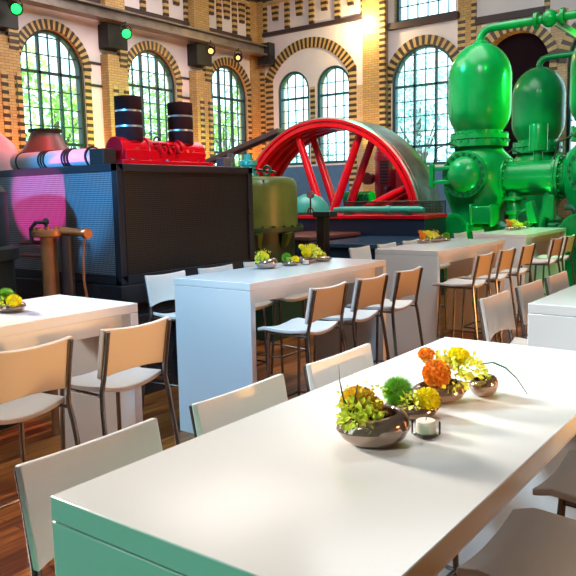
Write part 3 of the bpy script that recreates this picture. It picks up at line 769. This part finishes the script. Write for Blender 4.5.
w = MB().tube(arc((.24,-.1,1.95), .055, 0, 2*pi, 18, 'xz'), .016, 8).tube([(.24,-.1,1.87),(.24,-.1,1.9)], .02, 8); w.build('lifting_eye', M['greendk'], bo)
MB().tube([(.05,-.1,1.97),(.24,-.1,1.95),(.36,-.08,1.93)], .014, 8).build('lever', M['blackgloss'], bo)
for a in (-.9, -.2): MB().hexa([(.5*cos(a)-.03,.5*sin(a)-.03,1.03),(.5*cos(a)+.03,.5*sin(a)-.03,1.03),(.5*cos(a)+.03,.5*sin(a)+.03,1.06),(.5*cos(a)-.03,.5*sin(a)+.03,1.06),(.56*cos(a)-.05,.56*sin(a)-.05,1.2),(.56*cos(a)+.05,.56*sin(a)-.05,1.2),(.56*cos(a)+.05,.56*sin(a)+.05,1.22),(.56*cos(a)-.05,.56*sin(a)+.05,1.22)]).build('lug', M['boiler'], bo)
post = thing('iron_post', 'dark iron post with a flared cap beyond the middle table', 'post', (-5.36, 8.0, 0))
MB().box((-.065,-.065,0), (.065,.065,1.36)).build('shaft', M['post'], post, bevel=.006)
MB().box((-.10,-.10,1.35), (.17,.10,1.43)).build('cap', M['blackgloss'], post, bevel=.01)
case = thing('display_table', 'low navy display table with a glossy top, behind the third table', 'table', (-5.15, 9.1, 0))
MB().box((-.62,-.86,.93), (.62,.86,.985)).build('top', M['casetop'], case, bevel=.004)
MB().box((-.58,-.82,0), (.58,.82,.93)).build('body', M['navy'], case, bevel=.004)
case2 = thing('display_counter', 'brown glossy counter beside the iron post, below the platform', 'counter', (-6.35, 9.1, 0))
MB().box((-.5,-.7,1.0), (.5,.7,1.05)).build('top', M['brownpanel'], case2, bevel=.004)
MB().box((-.46,-.66,0), (.46,.66,1.0)).build('body', M['navy'], case2, bevel=.004)
# ------------------------------------------------------------------ platform in front of the flywheel
pf = thing('platform', 'navy machine platform with a red edge in front of the flywheel', 'platform', (-7.4, 10.4, 0))
MB().box((-2.7,-.38,0), (2.55,.4,1.25)).build('body', M['navy'], pf, bevel=.006)
MB().box((-2.72,-.42,1.25), (2.57,.42,1.31)).build('edge', M['red'], pf, bevel=.008)
gr = thing('guard_rail', 'low dark mesh guard rail between the teal pipe and the flywheel', 'railing', (-5.8, 10.76, 1.31))
MB().box((-.95,-.003,.02), (.95,.003,.19)).build('mesh_panel', M['mesh'], gr, smooth=False)
for x in (-.95, 0, .95): MB().tube([(x,0,0),(x,0,.21)], .012, 8).build('post', M['black'], gr)
MB().tube([(-.95,0,.2),(.95,0,.2)], .012, 8).build('top_rail', M['black'], gr)
tp = thing('teal_pipe', 'long teal cylinder lying along the red platform edge', 'pipe', (-5.75, 10.2, 1.31))
w = MB().lathe([(0,-.85),(.04,-.85),(.06,-.7),(.06,.15),(.075,.15),(.075,.22),(.06,.22),(.06,.7),(.04,.8),(0,.8)], (0,0,.075), 'x', 20)
w.build('barrel', M['teal'], tp)
w = MB().box((-.6,-.08,0), (-.5,.08,.06)).box((.45,-.08,0), (.55,.08,.06)); w.build('cradle', M['greendk'], tp)
td = thing('teal_dome', 'teal half-round machine cover left of the flywheel spokes', 'machine', (-7.25, 10.4, 1.31))
MB().lathe([(0,.36),(.1,.35),(.22,.29),(.32,.18),(.37,.05),(.38,0),(0,0)], seg=36).build('cover', M['teal'], td)
MB().lathe([(.36,0),(.40,0),(.40,.04),(.37,.04)], seg=36, closed=True).build('flange', M['greendk'], td)
gs = thing('gauge_stand', 'small black gauge on a stick with a ring foot, before the teal dome', 'gauge', (-6.98, 10.05, 1.31))
MB().cyl((0,0,.0), (0,0,.30), .014, 8).build('stem', M['black'], gs)
MB().lathe([(0,-.03),(.06,-.03),(.065,0),(.06,.03),(0,.03)], (0,0,.34), 'y', 20).build('dial', M['umber'], gs)
MB().tube(arc((0,0,.06), .055, 0, 2*pi, 18, 'xz'), .012, 8).build('ring', M['black'], gs)

# ------------------------------------------------------------------ flywheel
fw = thing('flywheel', 'huge red spoked flywheel with a steel rim', 'flywheel', (-7.4, 11.0, 1.005))
Rr, Wd = 2.03, .88
MB().lathe([(Rr-.03,.0),(Rr,.015),(Rr,.09),(Rr-.012,.095),(Rr-.012,.115),(Rr,.12),(Rr,Wd-.015),(Rr-.03,Wd),(Rr-.06,Wd-.01),(Rr-.06,.01)], axis='y', seg=128, closed=True).build('tread', M['steel'], fw)
MB().lathe([(Rr-.072,-.004),(Rr-.078,.03),(Rr-.10,.03),(Rr-.106,-.004),(Rr-.17,-.004),(Rr-.19,.03),(Rr-.19,.12),(Rr-.10,.15),(Rr-.10,.24),(Rr-.19,.27),(Rr-.19,.36),(Rr-.10,.4),(Rr-.10,.5),(Rr-.19,.53),(Rr-.19,.62),(Rr-.10,.65),(Rr-.10,.73),(Rr-.19,.76),(Rr-.19,Wd-.03),(Rr-.17,Wd),(Rr-.03,Wd),(Rr-.03,-.004)], axis='y', seg=128, closed=True).build('rim', M['red'], fw)
for yy in (.2, .7):
    for k in range(8):
        a = R(110.3-43.*k) if k < 3 else R(110.3-45*k)
        MB().tube([(.2*cos(a),yy,.2*sin(a)),((Rr-.15)*cos(a),yy,(Rr-.15)*sin(a))], [.085,.066], 14).build('spoke', M['red'], fw)
MB().lathe([(0,.02),(.2,.02),(.2,.08),(.34,.1),(.34,.8),(.2,.82),(.2,.86),(0,.86)], axis='y', seg=40).build('hub', M['red'], fw)
MB().lathe([(0,.0),(.12,.0),(.12,1.0),(0,1.0)], axis='y', seg=24).build('axle', M['steel'], fw)
belt = thing('drive_belt', 'dark flat drive belt slanting from the flywheel down to the left', 'belt', (-9.5, 11.15, 0))
MB().hexa([(-1.6,.0,2.13),(1.0,.0,2.83),(1.0,.25,2.83),(-1.6,.25,2.13),(-1.6,.0,2.23),(1.0,.0,2.93),(1.0,.25,2.93),(-1.6,.25,2.23)]).build('strand', M['belt'], belt, bevel=.01)
MB().lathe([(0,0),(.45,0),(.45,.25),(0,.25)], (-1.7,0,1.72), 'y', 40).build('pulley', M['grey'], belt)
MB().box((-1.95,-.02,0), (-1.45,.3,1.3)).build('pulley_stand', M['grey'], belt, bevel=.01)
# red control cabinet and motor behind the wheel
mc = thing('motor_cabinet', 'red motor cabinet with dark louvres seen through the flywheel', 'cabinet', (-6.8, 12.6, 0))
MB().lathe([(0,0),(.26,0),(.26,1.5),(.24,1.52),(.24,2.30),(.26,2.31),(.26,2.38),(.24,2.39),(.24,2.46),(.2,2.48),(0,2.48)], (-.2,.16,0), 'z', 32).box((-.22,-.115,1.78), (.0,.1,2.34)).build('tall_body', M['crimson'], mc)
MB().lathe([(0,2.48),(.2,2.48),(.2,2.54),(.15,2.58),(.15,2.62),(0,2.62)], (-.2,.14,0), 'z', 24).build('cap', M['darkred'], mc)
w = MB()
for k in range(8): w.box((-.2,-.125,1.82+.06*k), (-.02,-.1,1.86+.06*k))
w.build('louvre', M['black'], mc)
MB().box((.10,-.06,0), (.62,.4,2.15)).build('low_body', M['crimson'], mc, bevel=.02)
w = MB()
for k in range(7): w.box((.25,-.08,1.75+.045*k), (.42,-.06,1.775+.045*k))
w.build('louvre', M['darkred'], mc)
MB().lathe([(0,-.1),(.12,-.1),(.12,.05),(0,.05)], (-.52,.0,1.95), 'y', 20).build('terminal_box', M['darkred'], mc)
gh = thing('green_shaft_housing', 'small green ribbed housing behind the flywheel spokes', 'machine', (-7.35, 12.27, 0))
w = MB().lathe([(0,-.3),(.13,-.3),(.13,.3),(0,.3)], (0,0,1.55), 'x', 20)
for k in range(8): w.lathe([(.12,-.02),(.15,-.02),(.15,.02),(.12,.02)], (-.26+.075*k,0,1.55), 'x', 20, closed=True)
w.build('housing', M['green'], gh)
MB().box((-.2,-.12,0), (.2,.12,1.45)).build('stand', M['greendk'], gh, bevel=.01)

# ------------------------------------------------------------------ green compressors
def bolts(w, c, r, n, axis, ln, rad=.018):
    for k in range(n):
        a = 2*pi*k/n; u, v = r*cos(a), r*sin(a)
        d = {'z': ((u,v,0),(u,v,ln)), 'y': ((u,0,v),(u,ln,v)), 'x': ((0,u,v),(ln,u,v))}[axis]
        w.tube([tuple(c[i]+d[0][i] for i in range(3)), tuple(c[i]+d[1][i] for i in range(3))], rad, 6)
def vessel(root, x, y, cover=True, davit=True):
    """pressure vessel on its valve body, standing at x, y from the root"""
    tk = MB().lathe([(0,4.055),(.08,4.05),(.17,4.02),(.26,3.97),(.34,3.90),(.41,3.815),(.46,3.72),(.49,3.62),(.503,3.53),(.505,3.45),(.505,3.0),(.503,2.93),(.49,2.85),(.46,2.77),(.415,2.69),(.38,2.64),(.375,2.60),(.375,2.52),(0,2.52)], (x,y,0), 'z', 64).build('tank', M['green'], root, ang=25)
    w = MB().lathe([(.36,2.50),(.47,2.50),(.47,2.575),(.36,2.575)], (x,y,0), 'z', 48, closed=True).lathe([(.36,2.38),(.47,2.38),(.47,2.485),(.36,2.485)], (x,y,0), 'z', 48, closed=True)
    bolts(w, (x,y,2.575), .445, 24, 'z', .03); bolts(w, (x,y,2.45), .478, 24, 'z', .04, .012)
    w.build('flange', M['green'], root)
    MB().lathe([(0,2.40),(.38,2.40),(.40,2.32),(.52,2.2),(.58,2.02),(.585,1.85),(.55,1.62),(.47,1.42),(.42,1.28),(.43,1.16),(.55,1.08),(.55,1.0),(0,1.0)], (x,y,0), 'z', 56).build('valve_body', M['green'], root)
    w = MB().box((x-.56,y-.5,0), (x+.56,y+.5,1.02)).box((x-.62,y-.42,.55), (x+.62,y+.42,.98))
    w.build('pedestal', M['green'], root, bevel=.04)
    if cover:
        cy = y-.60; zc = 1.92
        w = MB().lathe([(0,.0),(.27,.0),(.27,.55),(0,.55)], (x,cy+.03,zc), 'y', 40); w.build('port', M['green'], root)
        cv = MB().lathe([(0,-.19),(.11,-.175),(.2,-.135),(.265,-.07),(.285,-.03),(.365,-.03),(.37,-.02),(.37,.04),(0,.04)], (x,cy,zc), 'y', 48).build('cover', M['green'], root)
        for k in range(20):
            ca, sa = .326*cos(k*pi/10), .326*sin(k*pi/10)
            MB().tube([(x+ca,cy-.03,zc+sa),(x+ca,cy-.066,zc+sa)], .021, 6).build('bolt', M['greendk'], cv)
        w = MB()
        for dz_ in ((-.11, .11) if davit else ()): w.box((x-.52,cy-.1,zc+dz_-.03), (x-.15,cy-.05,zc+dz_+.03))
        if davit: w.box((x-.56,cy-.12,zc-.19), (x-.49,cy-.03,zc+.19)); w.tube([(x-.525,cy-.08,zc-.2),(x-.525,cy-.08,zc+.2)], .03, 10)
        if davit: w.build('hinge', M['green'], cv, bevel=.01)
        # lower branch with round blank flange and box
        w = MB().box((x+.12,y-.62,1.14), (x+.46,y-.3,1.42)).box((x+.10,y-.64,1.12), (x+.15,y-.3,1.45)).box((x+.43,y-.64,1.1), (x+.48,y-.3,1.45))
        w.build('valve_chest', M['green'], root, bevel=.02)
        w = MB().lathe([(0,-.05),(.25,-.05),(.26,0),(.2,.02),(.17,.3),(0,.3)], (x-.18,y-.60,1.05), 'y', 32); bolts(w, (x-.18,y-.65,1.05), .21, 14, 'y', -.03, .02)
        w.build('blank_flange', M['green'], root)
    w = MB().tube([(x-.15,y-.42,2.36),(x-.32,y-.5,2.44),(x-.5,y-.55,2.36),(x-.58,y-.5,2.1)], .013, 8); w.build('cable', M['black'], root)
KX, KY = -4.64, 11.6
kp = thing('air_compressor', 'green twin-tank compressor with bolted round covers behind the farthest table', 'compressor', (KX, KY, 0))
vessel(kp, 0, 0); vessel(kp, 1.95, 0, davit=False)
w = MB().lathe([(0,.30),(.275,.30),(.275,1.5),(0,1.5)], (0,0,1.85), 'x', 40); w.build('cross_pipe', M['green'], kp)
for xx in (.47, 1.32):
    w = MB().lathe([(.25,-.045),(.36,-.045),(.36,-.005),(.33,0),(.36,.005),(.36,.045),(.25,.045)], (xx,0,1.85), 'x', 40, closed=True); bolts(w, (xx+.045,0,1.85), .325, 18, 'x', .03); bolts(w, (xx-.075,0,1.85), .325, 18, 'x', .03)
    w.build('pipe_flange', M['green'], kp)
MB().lathe([(0,2.68),(.135,2.68),(.14,2.67),(.14,2.27),(.07,2.26),(.07,2.08),(0,2.08)], (.98,-.02,0), 'z', 28).build('stub', M['green'], kp)
# under the cross pipe: drain valves and elbows
w = MB().tube([(.62,-.05,1.62),(.64,-.1,1.4),(.7,-.15,1.25),(.7,-.15,.0)], .12, 18).tube([(1.18,-.05,1.62),(1.18,-.1,1.35),(1.1,-.15,1.2),(1.1,-.15,0)], .1, 18)
w.lathe([(0,1.5),(.2,1.5),(.2,1.56),(0,1.56)], (.63,-.07,0), 'z', 24).lathe([(0,1.28),(.17,1.28),(.17,1.34),(0,1.34)], (.69,-.13,0), 'z', 24)
w.hexa([(.95,-.35,1.15),(1.1,-.35,1.15),(1.1,-.2,1.15),(.95,-.2,1.15),(.9,-.35,1.45),(1.0,-.35,1.5),(1.0,-.2,1.5),(.9,-.2,1.45)])
w.hexa([(1.2,-.35,1.25),(1.34,-.35,1.2),(1.34,-.2,1.2),(1.2,-.2,1.25),(1.26,-.35,1.58),(1.34,-.35,1.58),(1.34,-.2,1.58),(1.26,-.2,1.58)])
w.build('drain_branch', M['green'], kp, bevel=.01)
w = MB().lathe([(0,-.06),(.16,-.06),(.16,.06),(0,.06)], (.9,-.2,1.22), 'y', 24).lathe([(.12,-.1),(.15,-.1),(.15,-.07),(.12,-.07)], (.9,-.22,1.22), 'y', 24, closed=True); w.box((.3,-.3,0), (1.5,.3,1.05)); w.build('valve_block', M['greendk'], kp, bevel=.01)
w = MB().tube([(1.55,-.3,1.1)]+arc((1.55,-.3,1.22), .17, -pi/2, pi*.6, 10, 'xz'), .045, 10); w.build('handle_arch', M['greendk'], kp)
# overhead pipe
top = [(0,0,4.03),(0,0,4.10),(.02,0,4.17),(.07,0,4.225),(.15,0,4.255),(.25,0,4.26),(3.2,0,4.262)]
w = MB().tube(top, .062, 18); w.build('overhead_pipe', M['green'], kp)
w = MB().lathe([(0,4.03),(.11,4.03),(.11,4.07),(.075,4.09),(0,4.09)], (0,0,0), 'z', 24); w.build('tank_neck', M['green'], kp)
w = MB().lathe([(0,4.03),(.11,4.03),(.11,4.07),(.075,4.09),(0,4.09)], (1.95,0,0), 'z', 24)
w.tube([(1.95,0,4.03),(1.95,0,4.25)], .055, 16); w.build('tank_neck', M['green'], kp)
w = MB()
for xx in (.90, 1.30): w.lathe([(0,-.025),(.125,-.025),(.125,.025),(0,.025)], (xx,0,4.262), 'x', 24)
w.ball((1.1,0,4.262), .13, 20, 12); w.build('junction_valve', M['green'], kp)
MB().tube([(1.12,.05,4.25),(1.12,2.3,4.25)], .06, 14).build('branch_pipe', M['green'], kp)
k2 = thing('air_compressor', 'green rear compressor tank standing behind the twin tanks, before the dark arch', 'compressor', (-4.64, 14.62, -.03+.03))
vessel(k2, 0, 0, cover=False)
w = MB().tube([(0,0,4.03),(0,0,4.08),(.02,0,4.14),(.07,0,4.19),(.15,0,4.21),(.3,0,4.215),(2.4,0,4.22)], .06, 16); w.build('outlet_pipe', M['green'], k2)

# ------------------------------------------------------------------ stage spotlights on the girder
def spotlight(loc_, lens, label, tgt, lr=.088):
    t = thing('stage_spotlight', label, 'spotlight', loc_, 0, 'stage spotlights on the girder')
    d = (Vector(tgt)-Vector(loc_)).normalized(); q = d.to_track_quat('Z', 'Y').to_matrix().to_4x4()
    def orient(w): w.v = [tuple(q @ Vector(v)) for v in w.v]; return w
    orient(MB().lathe([(0,-.16),(.08,-.16),(.10,-.12),(.10,.06),(.115,.07),(.115,.12),(.10,.12),(.095,.08)], seg=24)).build('housing', M['black'], t)
    orient(MB().lathe([(0,.095),(lr*.6,.09),(lr,.08)], seg=24)).build('lens', lens, t)
    w = MB().tube([(0,-.14,0),(0,-.14,.12),(0,-.08,.17),(0,.08,.17),(0,.14,.12),(0,.14,0)], .012, 8).tube([(0,0,.17),(0,0,.24)], .018, 8)
    w.build('yoke', M['black'], t)
    return t
spotlight((-12.1, 8.05, 5.14), M['lens_green'], 'stage spotlight shining green at the top left corner', (-2, 3, 1))
spotlight((-12.1, 10.66, 5.12), M['lens_green'], 'stage spotlight shining green above the second arched window', (-2, 3, 1))
spotlight((-12.1, 13.3, 5.14), M['lens_warm'], 'stage spotlight glowing warm on the third pier', (-3, 3, 1), .06)
spotlight((-12.25, 14.5, 5.16), M['lens_warm'], 'stage spotlight glowing warm, hung nearest the room corner', (-6, 5, 2.5), .05)

# ------------------------------------------------------------------ lights
def light(kind, name, loc_, e, c=(1,1,1), tgt=None, size=.3, spot=60, blend=.4, sizey=None):
    L = bpy.data.lights.new(name, kind); L.energy = e; L.color = c
    o = bpy.data.objects.new(name, L); col.objects.link(o); o.location = loc_
    if tgt is not None: o.rotation_euler = (Vector(tgt)-Vector(loc_)).to_track_quat('-Z', 'Y').to_euler()
    if kind == 'SPOT': L.spot_size = R(spot); L.spot_blend = blend; L.shadow_soft_size = size
    elif kind == 'POINT': L.shadow_soft_size = size
    elif kind == 'AREA':
        L.shape = 'RECTANGLE'; L.size = size; L.size_y = sizey or size
    elif kind == 'SUN': L.angle = R(2)
    return o
light('SUN', 'sun', (0,0,20), 9, (1, .95, .85), tgt=(8, -9, 4))
light('AREA', 'ceiling_fill', (-1.5, 2.2, 6.9), 20, (1, .93, .84), tgt=(-1.3, 2.4, 0), size=2.5, sizey=4)  # added overhead fill, not a known fixture
light('SPOT', 'left_key', (-9.5, 1.6, 4.4), 3700, (1, .92, .82), tgt=(-1.6, 1.75, 1.1), size=.7, spot=31, blend=.5)  # added key spot inside the hall, unseen, brightening the foreground tabletop
light('AREA', 'ceiling_fill_middle', (-2.2, 5.2, 6.9), 230, (.80, .92, 1), tgt=(-3.0, 7.6, 1), size=1.6, sizey=2.5)  # unseen fill added for the farther tabletops and their fronts
light('AREA', 'ceiling_fill_far', (-5.6, 10.8, 6.9), 190, (.92, .97, 1), tgt=(-6.6, 11.8, 0), size=3.5, sizey=5)  # unseen fill added above the wheel, also mirrored in the near tabletop
light('AREA', 'ceiling_fill_left', (-10.3, 10.5, 6.9), 270, (1, .90, .84), tgt=(-11.6, 11.0, 2), size=3, sizey=8)  # unseen fill added to brighten the left wall
light('SPOT', 'cool_fill', (-2.5, .9, 4.6), 760, (.22, .60, 1), tgt=(-3.5, 3.5, .8), size=.5, spot=34, blend=.6)  # added bluish fill for the front face of the middle table
light('SPOT', 'cool_fill_right', (-4.6, .6, 4.4), 1500, (.58, .83, 1), tgt=(-.75, 2.75, 1.05), size=.5, spot=27, blend=.9)  # added cool fill whitening the right half of the foreground table
light('SPOT', 'warm_side_lamp', (3.3, 6.2, 1.75), 600, (1, .40, .11), tgt=(-3, 5.6, 1.0), size=1.0, spot=100, blend=.8)
light('SPOT', 'warm_pin_fill', (3.3, 1.9, 2.0), 420, (1, .55, .18), tgt=(-2.5, 1.9, .98), size=.1, spot=11, blend=.5)  # added narrow fill tanning the stool backs at the left-edge table
light('SPOT', 'warm_side_lamp_near', (3.3, 2.2, 2.0), 55, (1, .5, .2), tgt=(-3, 2.0, 1.0), size=.4, spot=60, blend=.8)
# green stage light on the compressors
light('SPOT', 'green_spot', (-1.5, 8.0, 5.6), 330, (.02, 1, .10), tgt=(-4.2, 12, 2.3), size=.15, spot=46, blend=.4)
light('SPOT', 'green_spot_right', (-.9, 13.4, 4.2), 2100, (.02, 1, .10), tgt=(-4.6, 12.6, 3.0), size=.15, spot=42)
light('SPOT', 'flower_fill', (-1.7, -1.2, 3.3), 190, (1, .95, .86), tgt=(-.79, 1.62, 1.14), size=.08, spot=11, blend=.7)  # added front fill for the foreground flowers, out of view
light('SPOT', 'green_spot_low', (-3.75, 10.98, .25), 110, (.02, 1, .12), tgt=(-4.4, 11.5, 2.0), size=.1, spot=90, blend=.6)
light('SPOT', 'teal_spot', (-7.6, 8.6, 5.6), 620, (.05, .95, .65), tgt=(-4.9, 11.6, 2.6), size=.2, spot=44)
light('SPOT', 'boiler_spot', (-6.8, 5.9, 4.2), 90, (.05, 1, .5), tgt=(-5.9, 6.9, 1.8), size=.1, spot=34)
light('SPOT', 'green_floor_spot', (-.6, -2.0, 1.1), 60, (.04, 1, .60), tgt=(-.8, .77, .72), size=.05, spot=25, blend=.3)
light('SPOT', 'green_table_spot', (-1.2, 9.2, 4.2), 260, (.08, 1, .15), tgt=(-2.9, 9.9, 1.0), size=.15, spot=32, blend=.6)
# red light on the wheel and the engine
light('SPOT', 'red_spot', (-5.0, 8.0, 5.5), 700, (1, .03, .03), tgt=(-7.4, 11, 2.3), size=.2, spot=52)
light('SPOT', 'red_engine_spot', (-3.2, 5.4, 4.4), 160, (1, .06, .05), tgt=(-4.95, 4.7, 2.1), size=.12, spot=28)
light('SPOT', 'red_duct_spot', (-6.3, 4.9, 4.8), 420, (1, .02, .04), tgt=(-6.3, 4.3, 2.1), size=.12, spot=50)
light('SPOT', 'pink_spot', (-6.6, .5, 1.35), 900, (1, .05, .42), tgt=(-5.6, 3.8, 1.66), size=.04, spot=14, blend=.25)
light('SPOT', 'blue_spot', (-3.9, -.6, 2.6), 1500, (.06, .42, 1), tgt=(-5.2, 3.8, 1.85), size=.1, spot=20, blend=.5)
# uplights along the brick piers
for i, y in enumerate((7.75, 10.42, 13.12, 15.3)):
    light('SPOT', 'pier_uplight', (-12.05, y-.05, 1.9), 150, (1, .30, .06), tgt=(-12.75, y+.05, 3.4), size=.1, spot=75, blend=.8)
for i, x in enumerate((-9.15, -6.7)):
    light('SPOT', 'wall_uplight', (x, 15.2, 2.2), 110, (1, .58, .22), tgt=(x, 15.95, 4.5), size=.1, spot=70, blend=.8)
light('POINT', 'wall_lamp', (-9.25, 15.5, 5.75), 75, (1, .75, .35), size=.08)

# world: bright overcast sky
W = bpy.data.worlds.new('sky'); sc.world = W; W.use_nodes = True
nt = W.node_tree; bg = nt.nodes['Background']
tc = nt.nodes.new('ShaderNodeTexCoord'); sp = nt.nodes.new('ShaderNodeSeparateXYZ'); rp = nt.nodes.new('ShaderNodeValToRGB')
nt.links.new(tc.outputs['Generated'], sp.inputs[0]); nt.links.new(sp.outputs['Z'], rp.inputs['Fac']); nt.links.new(rp.outputs['Color'], bg.inputs['Color'])
rp.color_ramp.elements[0].position = 0.; rp.color_ramp.elements[0].color = (.62, .92, 1., 1)
rp.color_ramp.elements[1].position = .6; rp.color_ramp.elements[1].color = (.5, .82, 1., 1)
bg.inputs['Strength'].default_value = 2.3

# ------------------------------------------------------------------ camera
cam = bpy.data.cameras.new('camera'); co = bpy.data.objects.new('camera', cam); col.objects.link(co)
cam.sensor_fit = 'HORIZONTAL'; cam.sensor_width = 36.; cam.lens = 36.*716.05/576.
yaw, pitch, roll = R(36.70), R(7.433), R(-1.102)
F = Vector((-sin(yaw)*cos(pitch), cos(yaw)*cos(pitch), -sin(pitch)))
r_ = Vector((cos(yaw), sin(yaw), 0)); u_ = r_.cross(F)
r2 = r_*cos(roll)+u_*sin(roll); u2 = -r_*sin(roll)+u_*cos(roll)
mw = Matrix((( r2.x, u2.x, -F.x, 0), (r2.y, u2.y, -F.y, 0), (r2.z, u2.z, -F.z, 1.66), (0,0,0,1)))
co.matrix_world = mw; cam.clip_start = .05; cam.clip_end = 200
sc.camera = co

vs = sc.view_settings
vs.view_transform = 'Standard'; vs.look = 'None'; vs.gamma = 1.; vs.use_curve_mapping = False; vs.exposure = .6
sc.cycles.use_denoising = True
sc.cycles.max_bounces = 8; sc.cycles.diffuse_bounces = 4; sc.cycles.transparent_max_bounces = 16; sc.cycles.caustics_reflective = False; sc.cycles.caustics_refractive = False
sc.cycles.sample_clamp_indirect = 6
